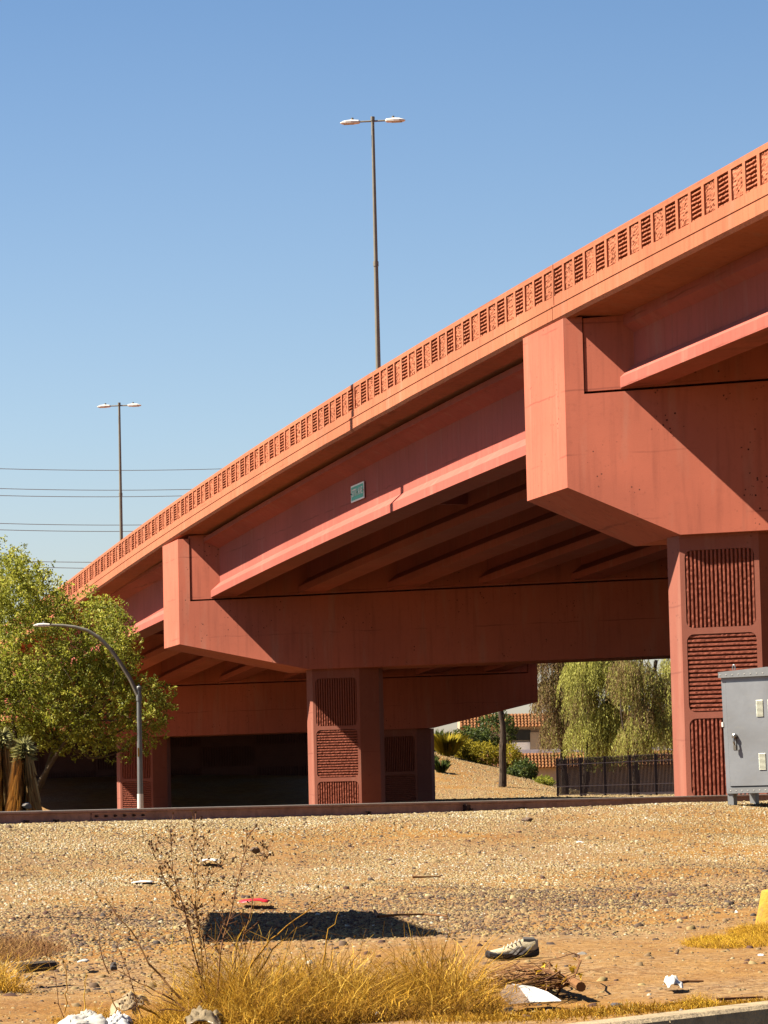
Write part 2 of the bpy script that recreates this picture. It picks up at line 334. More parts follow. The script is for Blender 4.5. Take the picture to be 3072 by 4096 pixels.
for k in range(6):
    u = ua+(ub-ua)*(.07+.172*k); a = MB(); Mx = RM(u, .026, -.098)
    a.tube([Mx @ Vector((0, 0, 0)), Mx @ Vector((0, .028, 0))], .017, 6); a.tube([Mx @ Vector((0, .028, 0)), Mx @ Vector((0, .05, 0))], .010, 6); a.build('bolt', M['bolt'], J)
for k in range(-14, 60):
    a = MB(); u = k*.52; x, y = rail_xy(u, -.755); a.box((0, 0, -.085), (.11, 1.28, .08), RM(u, -.755, TOP-.18+.0)); a.build('tie', M['tie'], tr)
for px in (90, 210, 1460, 2070, 2480, 2085):
    u = rail_u(px); a = MB(); Mx = RM(u, .075, TOP-.16); a.box((0, 0, 0), (.02, .018, .03), Mx); a.box((0, -.012, .033), (.026, .03, .008), Mx); a.build('rail_spike', M['bolt'], tr)
u = rail_u(1856); a = MB(); Mx = RM(u, .05, TOP-.10); a.box((0, 0, 0), (.05, .035, .045), Mx); a.box((.035, .02, -.03), (.02, .06, .02), Mx); a.build('rail_clamp', M['bolt'], r1)
# ---------------------------------------------------------------- the bridge
D1 = np.array([3.45, 63.0]); Lv = np.array([-.23558, .97186]); Nin = np.array([.97186, .23558])   # along, inwards
def B(s, o, z): p = D1+Lv*s+Nin*o; return (p[0], p[1], z+Z0)
def PT(s):   # parapet top
    s0 = max(s, -5.); 
    if s0 <= 65: return 10.15-.00032*(s0+5)**2
    return 10.15-.00032*4900-.030*(s0-65)
SP = 41.642; WT = 23.9; TH = .385; Tv = np.array([math.cos(TH), -math.sin(TH)]); Nv = np.array([math.sin(TH), math.cos(TH)])
tl = Tv@Lv; tn = Tv@Nin; KS = tl/tn       # ds per do along a bent
bents = [dict(s=-29., z=5.80, Lh=2.2, dh=1.0, F=1.75, Bk=1.75, hE=3.2), dict(s=0., z=5.80, Lh=2.185, dh=.998, F=1.74, Bk=1.20, hE=3.2),
         dict(s=SP, z=4.973, Lh=4.245, dh=.918, F=1.30, Bk=1.26, hE=3.228), dict(s=2*SP, z=3.86, Lh=4.5, dh=.91, F=1.16, Bk=1.16, hE=3.1)]
bridge = empty('road_overpass', (*(D1+Lv*SP*.5+Nin*9.7), Z0), 'large coral red concrete road bridge rising from left to right over the railway', 'bridge')
WC = 2.753
def capf(b, t, l, z): p = D1+Lv*(b['s']+l)+b['T']*t; return (p[0], p[1], z+b['z']+Z0)
for i, b in enumerate(bents):
    th = {1: .3975, 2: .3701}.get(i, .385); b['T'] = np.array([math.cos(th), -math.sin(th)]); b['N'] = np.array([math.sin(th), math.cos(th)]); b['th'] = th
    a = MB(); tg = .38; Lh, dh, hE = b['Lh'], b['dh'], b['hE']
    low = [(0, 0), (Lh, -dh), (WT-Lh, -dh), (WT, 0)]
    def poly(h): return low+[(WT, hE), (WT-tg, hE), (WT-tg, h), (tg, h), (tg, hE), (0, hE)]
    for l0, l1, pl in ((0, .95, poly(b['F'])), (.95, 1.80, low+[(WT, hE), (0, hE)]), (1.80, WC, poly(b['Bk']))):
        a.prism(pl, lambda t, z: capf(b, t, l0, z), lambda t, z: capf(b, t, l1, z))
    b['obj'] = a.build('bent_cap', M['cap'], bridge)
# columns, one mesh + panels, copied
CW = 1.5238; CH = 6.2; PW = 1.334; PH = 1.4355; PG = .1176; PT1 = .289; RC = .13; BV = .45; DEP = 1.25
def panel_frame(a, x0, x1, z1, z0, hx0, hx1, hz1, hz0, r, dep):
    arc = []
    for cx, cz, q in ((hx1-r, hz1-r, 0), (hx0+r, hz1-r, 1), (hx0+r, hz0+r, 2), (hx1-r, hz0+r, 3)):
        arc.append([(cx+r*math.cos((q+j/6)*math.pi/2), cz+r*math.sin((q+j/6)*math.pi/2)) for j in range(7)])
    oc = [(x1, z1), (x0, z1), (x0, z0), (x1, z0)]
    P = lambda p, n=0.: (p[0], n, p[1])
    for q in range(4):
        for j in range(6): a.add([P(oc[q]), P(arc[q][j]), P(arc[q][j+1])], [(0, 2, 1)])
        q2 = (q+1) % 4; a.add([P(oc[q]), P(arc[q][6]), P(arc[q2][0]), P(oc[q2])], [(0, 3, 2, 1)])
    loop = [p for A in arc for p in A]; m = len(loop)
    for j in range(m): a.add([P(loop[j]), P(loop[(j+1) % m]), P(loop[(j+1) % m], dep), P(loop[j], dep)], [(0, 1, 2, 3)])
def ribs(a, hx0, hx1, hz1, hz0, vert, r, dep):
    a.add([(hx0, dep, hz0), (hx1, dep, hz0), (hx1, dep, hz1), (hx0, dep, hz1)], [(0, 1, 2, 3)])
    W_, lo, hi, e0, e1 = (hx1-hx0, hz0, hz1, hx0, hx1) if vert else (hz1-hz0, hx0, hx1, hz0, hz1)
    n = round(W_/.0785); p = W_/n
    for k in range(n):
        c = e0+(k+.5)*p; dist = min(c-e0, e1-c); cut = r-math.sqrt(max(0, r*r-(r-dist)**2)) if dist < r else 0
        L0, L1 = lo+cut+.004, hi-cut-.004; m = 30; t_ = np.linspace(L0, L1, m); vs = []
        for x in t_:
            wl, wr, f0 = .018+random.uniform(-.004, .003), .018+random.uniform(-.004, .003), .008+random.uniform(-.004, .007)
            for cc, dp in ((-.033, dep), (-wl, f0), (wr, f0+random.uniform(-.004, .004)), (.033, dep)):
                vs.append((c+cc, dp, x) if vert else (x, dp, c+cc))
        fs = [(4*i_+j, 4*i_+4+j, 4*i_+5+j, 4*i_+1+j) for i_ in range(m-1) for j in range(3)]+[(0, 1, 2, 3), tuple(4*(m-1)+j for j in (3, 2, 1, 0))]
        if vert: fs = [f[::-1] for f in fs]
        a.add(vs, fs)
def column(b, t0, first=[None]):
    p = D1+Lv*b['s']+b['T']*t0+b['N']*.18; z = b['z']-b['dh']+Z0
    if first[0] is None:
        a = MB(); ring = [(0, 0), (CW, 0), (CW+BV, BV), (CW+BV, DEP-BV), (CW, DEP), (0, DEP), (-BV*.85, DEP-BV), (-BV*.85, BV)]
        n = len(ring); vs = [(x, y, -CH) for x, y in ring]+[(x, y, 0) for x, y in ring]
        a.add(vs, [(i, (i+1) % n, n+(i+1) % n, n+i) for i in range(1, n)]+[tuple(range(n, 2*n)), tuple(range(n))[::-1]])
        hx0, hx1 = (CW-PW)/2, (CW+PW)/2; tops = [0.]; z = 0.
        a.add([(0, 0, -(PT1-PG/2)), (CW, 0, -(PT1-PG/2)), (CW, 0, 0), (0, 0, 0)], [(0, 1, 2, 3)])
        pl = []
        for k in range(3):
            h1 = -(PT1+k*(PH+PG)); h0 = h1-PH; panel_frame(a, 0, CW, h1+PG/2, h0-PG/2, hx0, hx1, h1, h0, RC, .075); pl.append((h1, h0))
        zb = pl[-1][1]-PG/2; a.add([(0, 0, -CH), (CW, 0, -CH), (CW, 0, zb), (0, 0, zb)], [(0, 1, 2, 3)])
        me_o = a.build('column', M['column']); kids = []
        for k, (h1, h0) in enumerate(pl):
            q = MB(); ribs(q, hx0, hx1, h1, h0, k % 2 == 0, RC, .075); kids.append(q.build('ribbed_panel', M['rib'], me_o, local=True))
        first[0] = (me_o, kids); o = me_o
    else:
        o = first[0][0].copy(); col.objects.link(o)
        for kk in first[0][1]: c = kk.copy(); col.objects.link(c); c.parent = o
    zz = b['z']-b['dh']+Z0
    o.matrix_world = Matrix.Translation((p[0], p[1], zz)) @ Matrix.Rotation(-b['th'], 4, 'Z')
    mw = o.matrix_world.copy(); o.parent = bridge; bpy.context.view_layer.update(); o.matrix_parent_inverse = bridge.matrix_world.inverted(); o.matrix_world = mw
for b, ts in ((bents[1], (2.0973, 20.2)), (bents[2], (4.3074, 18.1)), (bents[3], (5.15, 17.05)), (bents[0], (2.1, 20.2))):
    for t0 in ts: column(b, t0)
# girders
def gprof(H, bf, tf):
    if H > 1.5: return [(-bf/2, 0), (bf/2, 0), (bf/2, .20), (.10, .44), (.10, H-.33), (tf/2-.1, H-.16), (tf/2, H-.13), (tf/2, H), (-tf/2, H), (-tf/2, H-.13), (-tf/2+.1, H-.16), (-.10, H-.33), (-.10, .44), (-bf/2, .20)]
    return [(-bf/2, 0), (bf/2, 0), (bf/2, .20), (.10, .42), (.10, H-.34), (tf/2, H-.2), (tf/2, H), (-tf/2, H), (-tf/2, H-.2), (-.10, H-.34), (-.10, .42), (-bf/2, .20)]
def oat(t): return t*tn
spans = [(bents[0], bents[1], 1.37, .66, .51), (bents[1], bents[2], 1.83, .71, 1.07), (bents[2], bents[3], 1.83, .71, 1.07), (bents[3], None, 1.83, .71, 1.07)]
for a0, a1, H, bf, tf in spans:
    sA = a0['s']+1.85; sB = a1['s']+.90 if a1 else 3*SP
    zA = a0['z']+a0['Bk']+.07; zB = a1['z']+a1['F']+.07 if a1 else zA-1.25
    pf = gprof(H, bf, tf); sag = .00032*(sB-sA)**2/4
    for k in range(8):
        oc = oat(1.1+2.93*k)+bf/2; a = MB(); n = 13; vs = []
        for i in range(n):
            f = i/(n-1)
            for x, z in pf:
                o_ = oc+x; s = (sA+(sB-sA)*f)+KS*o_
                sg = sag*4*f*(1-f) if a0['s'] > -10 else 0
                vs.append(B(s, o_, zA+(zB-zA)*f+sg+z))
        m = len(pf); a.add(vs, [(i*m+j, i*m+(j+1) % m, (i+1)*m+(j+1) % m, (i+1)*m+j) for i in range(n-1) for j in range(m)]+[tuple(range(m))[::-1], tuple(range((n-1)*m, n*m))])
        a.build('girder', M['girder'], bridge)
    # intermediate diaphragms
    for f in ((.5,) if H > 1.5 else (.5,)):
        a = MB(); s0 = sA+(sB-sA)*f; zc = zA+(zB-zA)*f+sag
        for k in range(7):
            o0 = oat(1.1+2.93*k)+bf/2+.1; o1 = oat(1.1+2.93*(k+1))+bf/2-.1; sm = s0+KS*(o0+o1)/2
            a.hexa([B(sm-.1, o0, zc+.5), B(sm-.1, o1, zc+.5), B(sm+.1, o1, zc+.5), B(sm+.1, o0, zc+.5), B(sm-.1, o0, zc+H), B(sm-.1, o1, zc+H), B(sm+.1, o1, zc+H), B(sm+.1, o0, zc+H)])
        a.build('cross_beam', M['girder'], bridge)
for i, b in enumerate(bents):     # end diaphragms over the ledges
    for side, l0, l1, led in ((0, .035, .30, b['F']), (1, WC-.30, WC-.035, b['Bk'])):
        if i == 0 and side == 0: continue
        a = MB(); t0, t1 = .41, WT-.41; n = 9; 
        def pz(t): 
            s = b['s']+l0+t*tl; return PT(s)-1.17-b['z']
        ts = np.linspace(t0, t1, n); vs = []
        for t in ts: vs += [capf(b, t, l0, led+.05), capf(b, t, l1, led+.05), capf(b, t, l1, pz(t)), capf(b, t, l0, pz(t))]
        a.add(vs, [(4*i_+j, 4*i_+(j+1) % 4, 4*i_+4+(j+1) % 4, 4*i_+4+j) for i_ in range(n-1) for j in range(4)]+[(3, 2, 1, 0), (4*n-4, 4*n-3, 4*n-2, 4*n-1)])
        a.build('end_diaphragm', M['cap'], bridge)
        # bearing pads
        for k in range(8):
            pd = MB()
            t = 1.1+2.93*k+.43; lm = (l0+l1)/2+(.25 if side == 0 else -.25)
            pd.hexa([capf(b, t-.3, lm-.15, led+.002), capf(b, t+.3, lm-.15, led+.002), capf(b, t+.3, lm+.15, led+.002), capf(b, t-.3, lm+.15, led+.002), capf(b, t-.3, lm-.15, led+.068), capf(b, t+.3, lm-.15, led+.068), capf(b, t+.3, lm+.15, led+.068), capf(b, t-.3, lm+.15, led+.068)])
            pd.build('bearing_pad', M['dark'], bridge)
# deck slab with fascia
WD = oat(WT)
S0, S1 = -31., 3*SP+60
def sweep(sec, s0, s1, step, m, name, wig=0.):
    a = MB(); n = max(2, int((s1-s0)/step)+1); ss = np.linspace(s0, s1, n); vs = []; k = len(sec)
    for s in ss:
        g = random.uniform(-wig, wig)
        for o_, z in sec: vs.append(B(s, o_, PT(s)+z+(g if z < -1 else 0)))
    a.add(vs, [(i*k+j, i*k+(j+1) % k, (i+1)*k+(j+1) % k, (i+1)*k+j) for i in range(n-1) for j in range(k)]+[tuple(range(k))[::-1], tuple(range((n-1)*k, n*k))])
    return a.build(name, m, bridge)
for s0, s1 in ((S0, .67), (.70, S1)):
    sweep([(0, -.835), (0, -1.075), (.05, -1.14), (.20, -1.14), (.22, -1.10), (.85, -1.165), (WD-.85, -1.165), (WD-.22, -1.12), (WD, -1.13), (WD, -.81), (-.014, -.81), (-.014, -.832)], s0, s1, 2.2, M['paint'], 'deck', .006)
sweep([(WD-.32, -.812), (WD, -.812), (WD-.02, 0), (WD-.2, 0)], S0, S1, 5, M['paint'], 'parapet')
sweep([(9.5, -.81), (10., -.81), (9.85, .05), (9.65, .05)], S0, S1, 5, M['kerb'], 'median_barrier')
# ornamental parapet on the near side
def parapet(s0, s1, first):
    a = MB(); fo = .035; PB, PTt = -.62, -.10; pan = .545; post = .13; per = .675
    def Q(s, o_, z): return B(s, o_, PT(s)+z)
    def quad(sa, sb, o_, za, zb): a.add([Q(sa, o_, za), Q(sb, o_, za), Q(sb, o_, zb), Q(sa, o_, zb)], [(3, 2, 1, 0)])
    k0 = math.ceil((s0-.10)/per); k1 = math.floor((s1-.64)/per)
    edges = []
    sa = s0
    for k in range(k0, k1+1):
        ps = .10+k*per; pe = ps+pan
        # frame around the panel, cell from ps-post/2 .. pe+post/2 clipped
        c0, c1 = sa, min(s1, pe+post/2)
        if k == k1: c1 = s1
        quad(c0, c1, fo, PTt, 0); quad(c0, c1, fo, -.809, PB); quad(c0, ps, fo, PB, PTt); quad(pe, c1, fo, PB, PTt)
        a.add([Q(c0, fo, 0), Q(c1, fo, 0), Q(c1, .25, 0), Q(c0, .25, 0)], [(3, 2, 1, 0)])
        a.add([Q(c0, .25, 0), Q(c1, .25, 0), Q(c1, .34, -.81), Q(c0, .34, -.81)], [(3, 2, 1, 0)])
        sa = c1
        dark = k % 2 == 0; dep = .20 if dark else .04
        for A, Bq in (((ps, PB), (pe, PB)), ((pe, PB), (pe, PTt)), ((pe, PTt), (ps, PTt)), ((ps, PTt), (ps, PB))):
            a.add([Q(A[0], fo, A[1]), Q(Bq[0], fo, Bq[1]), Q(Bq[0], dep+fo, Bq[1]), Q(A[0], dep+fo, A[1])], [(0, 1, 2, 3)])
        if dark:
            quad(ps, pe, dep+fo, PB, PTt); n = 7; p = (PTt-PB)/n
            for j in range(n):
                zc = PB+(j+.16)*p; m = 5
                for q in range(m):
                    x0 = ps+(pe-ps)*q/m; x1 = ps+(pe-ps)*(q+1)/m; e = random.uniform(0, .02); h = .020+random.uniform(-.004, .004)
                    a.hexa([Q(x0, fo+.008+e, zc-.004), Q(x1, fo+.008+e, zc-.004), Q(x1, dep+fo, zc), Q(x0, dep+fo, zc), Q(x0, fo+.008+e, zc+h), Q(x1, fo+.008+e, zc+h), Q(x1, dep+fo, zc+h), Q(x0, dep+fo, zc+h)])
        else:
            nx_, nz_ = 11, 20; g = [[Q(ps+(pe-ps)*i/nx_, fo+.022+(random.uniform(-.011, .011) if 0 < i < nx_ and 0 < j < nz_ else .016), PB+(PTt-PB)*j/nz_) for i in range(nx_+1)] for j in range(nz_+1)]
            vs = [v for r_ in g for v in r_]; a.add(vs, [(j*(nx_+1)+i+nx_+1, j*(nx_+1)+i+nx_+2, j*(nx_+1)+i+1, j*(nx_+1)+i) for j in range(nz_) for i in range(nx_)])
    a.add([Q(s0, fo, -.81), Q(s0, fo, 0), Q(s0, .25, 0), Q(s0, .34, -.81)], [(0, 1, 2, 3)]); a.add([Q(s1, fo, -.81), Q(s1, fo, 0), Q(s1, .25, 0), Q(s1, .34, -.81)], [(3, 2, 1, 0)])
    return a.build('parapet', M['paint'], bridge)
parapet(-30.9, .665, 0); parapet(.705, S1-.1, 1)
# abutment wall closing the bridge at the far end
bA = dict(s=3*SP, z=0, T=Tv)
def rp_mat():
    def f(N, Lk, mp, out, b):
        return out
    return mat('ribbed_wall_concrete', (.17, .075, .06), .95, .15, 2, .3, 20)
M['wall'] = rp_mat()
a = MB(); a.prism([(-14, -.5), (WT+.3, -.5), (WT+.3, 4.3), (-14, 4.3)], lambda t, z: capf(bA, t, 0, z), lambda t, z: capf(bA, t, 1.2, z))
for k in range(12):
    t0 = -13.6+k*3.1
    for j in range(3):
        z0 = 1.0+j*1.08; 
        if (k+j) % 2:
            for q in range(20): a.prism([(t0+q*.15, z0), (t0+q*.15+.07, z0), (t0+q*.15+.07, z0+1.0), (t0+q*.15, z0+1.0)], lambda t, z: capf(bA, t, -.07, z), lambda t, z: capf(bA, t, .01, z))
        else:
            for q in range(8): a.prism([(t0, z0+q*.13), (t0+2.95, z0+q*.13), (t0+2.95, z0+q*.13+.06), (t0, z0+q*.13+.06)], lambda t, z: capf(bA, t, -.07, z), lambda t, z: capf(bA, t, .01, z))
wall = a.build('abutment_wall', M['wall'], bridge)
# earth side wall of the approach so that the deck beyond the abutment stands on something
a = MB(); vs = []; ss = np.linspace(3*SP+1.2, S1, 14)
for s in ss: vs += [B(s, .25, -1.2), B(s, .25, PT(s)-1.14), B(s, WD-.25, PT(s)-1.14), B(s, WD-.25, -1.2)]
a.add(vs, [(4*i+j, 4*i+(j+1) % 4, 4*i+4+(j+1) % 4, 4*i+4+j) for i in range(13) for j in range(4)]+[(3, 2, 1, 0), (52, 53, 54, 55)])
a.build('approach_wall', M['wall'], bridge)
# ---------------------------------------------------------------- street sign on the girder
M['green'] = mat('faded_green_sign', (.0, .34, .22), .45, .25, 14, col2=(.0, .44, .26), K=.8)
M['white'] = mat('white_reflective', (.85, .87, .78), .5, .05, 10, K=.7)
so_ = oat(1.1)+.71/2-.10-.035
sA_, sB_ = 22.7, 21.26
sc = D1+Lv*((sA_+sB_)/2)+Nin*so_
sign = empty('street_sign', (sc[0], sc[1], Z0+7.8), 'small green street name sign with white border reading 57TH AVE on the girder side', 'sign')
def SQ(s, n, z): return B(s, so_-n, z)      # n: proud of the wall
def sgn_box(mb, s0, s1, z0, z1, n0, n1): mb.hexa([SQ(s0, n0, z0), SQ(s1, n0, z0), SQ(s1, n1, z0), SQ(s0, n1, z0), SQ(s0, n0, z1), SQ(s1, n0, z1), SQ(s1, n1, z1), SQ(s0, n1, z1)])
a = MB(); sgn_box(a, sB_, sA_, 7.585, 8.005, 0, .014); a.build('border', M['white'], sign)
a = MB(); sgn_box(a, sB_+.055, sA_-.055, 7.625, 7.965, .014, .018); a.build('face', M['green'], sign)
tc = bpy.data.curves.new('lettering', 'FONT'); tc.body = '57TH AVE'; tc.size = .30; tc.align_x = 'CENTER'; tc.align_y = 'CENTER'; tc.extrude = .002; tc.space_character = 1.05; tc.offset = .004
to = bpy.data.objects.new('tmp', tc); col.objects.link(to); bpy.context.view_layer.update()
me = bpy.data.meshes.new_from_object(to.evaluated_get(bpy.context.evaluated_depsgraph_get())); bpy.data.objects.remove(to)
me.name = 'lettering'; me.materials.clear(); me.materials.append(M['white'])
xs = [v.co.x for v in me.vertices]; sx = 1.16/(max(xs)-min(xs))
lo_ = bpy.data.objects.new('lettering', me); col.objects.link(lo_)
Xd = Vector((-Lv[0], -Lv[1], 0)); Zd = Vector((0, 0, 1)); Nd = Vector((-Nin[0], -Nin[1], 0)); pc = Vector(SQ((sA_+sB_)/2, .022, 7.80))
Mw = Matrix(((Xd.x*sx, 0, Nd.x, pc.x), (Xd.y*sx, 0, Nd.y, pc.y), (0, 1, 0, pc.z), (0, 0, 0, 1)))
for v in me.vertices: v.co = Mw @ Vector((v.co.x, v.co.y*.85, v.co.z))
place(lo_, sign)
for q in (.04, .5, .955):
    a = MB(); s = sA_+(sB_-sA_)*q; a.tube([SQ(s, .02, 7.80), SQ(s, .034, 7.80)], .02, 8); a.build('bolt', M['dark'], sign)
# ---------------------------------------------------------------- lamps on the bridge
def luminaire(parent, c, dirx, m=1.):
    """flat cobra head: c = where the arm ends, dirx = unit vector outwards"""
    a = MB(); dx = Vector(dirx); sy = Vector((-dx.y, dx.x, 0)); secs = []
    for x, hw, z0, z1 in ((0, .05, -.04, .03), (.04, .10, -.06, .055), (.30, .13, -.075, .075), (.5, .13, -.07, .06), (.64, .10, -.055, .02), (.70, .03, -.03, -.01)):
        secs.append([c+dx*x*m+sy*yy_*hw*m+Vector((0, 0, zz*m)) for yy_, zz in ((-1, z0*.6), (-.7, z0), (.7, z0), (1, z0*.6), (1, z1*.3), (.6, z1), (-.6, z1), (-1, z1*.3))])
    vs = [v for s_ in secs for v in s_]; a.add(vs, [(i*8+j, i*8+(j+1) % 8, i*8+8+(j+1) % 8, i*8+8+j) for i in range(5) for j in range(8)]+[tuple(range(8))[::-1], tuple(range(40, 48))])
    h = a.build('lamp_head', M['lampw'], parent)
    a = MB(); a.tube([c+dx*.27*m+Vector((0, 0, .06*m)), c+dx*.27*m+Vector((0, 0, .15*m))], .045*m, 8); a.build('photocell', M['pole'], h)
    a = MB(); q = [c+dx*x*m+sy*y_*m+Vector((0, 0, -.077*m)) for x, y_ in ((.22, -.09), (.58, -.09), (.58, .09), (.22, .09))]; a.add(q+[v+Vector((0, 0, .01)) for v in q], [(0, 1, 2, 3), (7, 6, 5, 4), (0, 4, 5, 1), (1, 5, 6, 2), (2, 6, 7, 3), (3, 7, 4, 0)]); a.build('lens', M['glass'], h)
    return h
def bridge_lamp(s, ztop, label):
    p = D1+Lv*s+Nin*9.75; zb = PT(s)+.05+Z0; ztop += Z0
    r = empty('street_lamp', (p[0], p[1], zb), label, 'street lamp', 'twin armed street lamps on the bridge')
    a = MB(); zm = zb+(ztop-zb)*.66
    a.tube([(p[0], p[1], zb), (p[0], p[1], zm)], [.11, .082], 12); a.tube([(p[0], p[1], zm-.15), (p[0], p[1], zm+.02), (p[0], p[1], zm+.021)], [.098, .098, .07], 12); a.tube([(p[0], p[1], zm), (p[0], p[1], ztop)], [.076, .058], 12); a.tube([(p[0], p[1], ztop-.12), (p[0], p[1], ztop+.03)], .076, 12)
    a.build('pole', M['pole'], r, smooth=False)
    a = MB(); a.box((p[0], p[1], zb+.03), (.22, .22, .03)); a.build('base_plate', M['steel'], r)
    za = ztop-.13
    for sg in (-1, 1):
        dx = Vector((sg*.992, -sg*.12, 0)); e = Vector((p[0], p[1], za))+dx*.46
        a = MB(); a.tube([Vector((p[0], p[1], za)), e], .032, 8); a.build('arm', M['pole'], r); luminaire(r, e, dx, 1.02)
bridge_lamp(55.24, 24.39, 'nearer and much taller looking twin armed lamp rising above the middle of the bridge')
bridge_lamp(113.03, 21.08, 'farther twin armed lamp above the low left part of the bridge, crossed by power lines')
# curved arm lamp
Y = 92.; bx = at(562, 3245, Y); tp = at(555.7, 2750, Y)
r = empty('street_lamp', (bx.x, bx.y, gz(bx.x, bx.y)), 'grey street lamp with one long curved arm reaching left in front of the leafy tree', 'street lamp')
a = MB(); zb = gz(bx.x, bx.y); a.tube([(bx.x, bx.y, zb), (tp.x, tp.y, tp.z)], [.082, .062], 14); a.build('pole', M['steel'], r)
a = MB(); a.tube([tp-Vector((0, 0, .05)), tp+Vector((0, 0, .01)), tp+Vector((0, 0, .05)), tp+Vector((0, 0, .09))], [.078, .08, .045, .005], 12); a.build('cap', M['steel'], r)
a = MB(); a.tube([tp-Vector((0, 0, .36)), tp-Vector((0, 0, .20))], .082, 12); a.build('collar', M['steel'], r)
a = MB(); pts = [at(px, py, Y) for px, py in ((556, 2790), (520, 2715), (480, 2650), (440, 2595), (395, 2550), (350, 2522), (300, 2508), (250, 2502), (205, 2500))]; a.tube(pts, [.062, .060, .058, .056, .052, .048, .044, .040, .036], 10); a.build('arm', M['pole'], r)
hd = (at(140, 2500, Y)-at(205, 2500, Y)).normalized(); luminaire(r, at(203, 2500, Y), hd, .68)
M['yellow'] = mat('yellow_label', (.75, .42, .03), .6, .2, 20)
a = MB(); f_ = (3010-2750)/(3245-2750); q = tp.lerp(bx, f_); a.tube([q+Vector((0, 0, .13)), q-Vector((0, 0, .11))], [.0725, .0745], 14); 
a2 = MB(); a2.box((q.x-.03, q.y-.075, q.z), (.022, .004, .12)); a2.build('label_strip', M['yellow'], r)
a = MB(); q = tp.lerp(bx, .86); a.tube([q, bx], [.0835, .0855], 14); a.build('pale_sleeve', M['lampw'], r)
# ---------------------------------------------------------------- power lines
M['wire'] = mat('dark_cable', (.45, .42, .38), .7)
wl = [(1876.6, 1884.6, 879, 'topmost power line, alone high above the others behind the bridge'), (1956, 1963, 770, 'upper power line of the second pair crossing the sky'), (1984, 1988, 735, 'lower power line of the second pair crossing the sky'),
      (2095.5, 2101, 580, 'upper power line of the third pair crossing the sky'), (2121, 2126, 540, 'lower power line of the third pair crossing the sky'), (2245, 2248, 385, 'upper power line of the lowest pair just above the tree'), (2266, 2272, 350, 'lower power line of the lowest pair just above the tree')]
for y0, y1, x1, lb in wl:
    P0 = at(0, y0, 215); P1 = at(x1, y1, 215+.03*x1); dv = (P1-P0)/(x1+0.)
    a = MB(); ts = np.linspace(-900, 3000, 40); a.tube([P0+dv*t+Vector((0, 0, 2.2*((t-300)/2000)**2-.02)) for t in ts], .022, 5, cap=True)
    tag(a.build('power_line', M['wire']), lb, 'power line', 'power lines crossing the sky behind the bridge')
# ---------------------------------------------------------------- signal cabinet
YC_ = 50.
M['alu'] = mat('weathered_aluminium', (.50, .53, .57), .48, .10, 3, .08, 12, metal=.35, extra=lambda N, Lk, mp, out, b: mixc(N, Lk, mul(N, Lk, noise(N, Lk, mp, 4, 8, (1, 1, 3), .58, .75), .45), mixc(N, Lk, mul(N, Lk, noise(N, Lk, mp, 1.5, 6, None, .45, .65), .4), out, (.23, .22, .21)), (.55, .55, .52)))
M['alut'] = mat('bright_aluminium_trim', (.50, .52, .53), .42, .1, 8, metal=.4)
M['louv'] = mat('bright_louvre', (.78, .78, .62), .4, metal=.2)
pL = at(2907, 3176, YC_); ctop = at(2885, 2712, YC_)
cz0, cz1 = pL.z+.005, ctop.z
ca = math.radians(-38)      # the front turned a little
cab = empty('signal_cabinet', (pL.x, pL.y, gz(pL.x, pL.y)), 'grey aluminium equipment cabinet with louvred door standing on gravel beside the rail', 'cabinet')
CMx = Matrix(((1, 0, -.018, .018*cz0), (0, 1, 0, 0), (0, 0, 1, 0), (0, 0, 0, 1))) @ Matrix.Translation((pL.x, pL.y, 0)) @ Matrix.Rotation(ca, 4, 'Z')
lean = (ctop.x-pL.x)/(cz1-cz0)
Sh = Matrix(((1, 0, lean*.0, 0), (0, 1, 0, 0), (0, 0, 1, 0), (0, 0, 0, 1)))
def cb(mb, x0, x1, y0, y1, z0, z1): mb.box(((x0+x1)/2, (y0+y1)/2, (z0+z1)/2), ((x1-x0)/2, (y1-y0)/2, (z1-z0)/2), CMx)
WCB, DCB = 1.62, .75
a = MB(); cb(a, 0, WCB, 0, DCB, cz0, cz1-.0); a.build('body', M['alu'], cab)
a = MB(); cb(a, .085, WCB-.085, -.022, -.003, cz0+.11, cz1-.075); door = a.build('door', M['alu'], cab)
a = MB(); cb(a, .072, .083, -.004, .0-.0005, cz0+.10, cz1-.06); cb(a, WCB-.083, WCB-.072, -.004, -.0005, cz0+.10, cz1-.06); cb(a, .083, WCB-.083, -.004, -.0005, cz0+.095, cz0+.108); a.build('door_seal', M['dark'], cab)
# lid with rivets
a = MB(); cb(a, -.025, WCB+.025, -.04, DCB+.04, cz1, cz1+.085)
a.prism([(-.025, cz1+.085), (WCB+.025, cz1+.085), (WCB*.5, cz1+.13)], lambda x, z: CMx @ Vector((x, -.04, z)), lambda x, z: CMx @ Vector((x, DCB+.04, z)))
lid = a.build('lid', M['alut'], cab)
a = MB(); cb(a, .055, WCB-.02, -.034, -.0025, cz0, cz0+.085); lip = a.build('bottom_trim', M['alut'], cab)
def rivets(n, z, y, par, x0=.02, x1=WCB-.03):
    a = MB()
    for k in range(n):
        x = x0+(x1-x0)*k/(n-1); c = CMx @ Vector((x, y, z)); c2 = CMx @ Vector((x, y-.008, z)); a.tube([c, c2], [.009, .004], 6)
    a.build('rivet_row', M['lampw'], par)
rivets(16, cz1+.042, -.04, lid, .01); rivets(16, cz0+.04, -.034, lip, .09)
for x0 in (.60, .80, 1.06, 1.26):
    for z0 in (cz0+.34, cz0+1.12):
        a = MB()
        for k in range(14):
            z = z0+k*.0175
            a.prism([(0, z), (-.012, z), (0, z+.012)], lambda y, zz, x0=x0: CMx @ Vector((x0, -.022+y, zz)), lambda y, zz, x0=x0: CMx @ Vector((x0+.115, -.022+y, zz)))
        a.build('louvre', M['louv'], door)
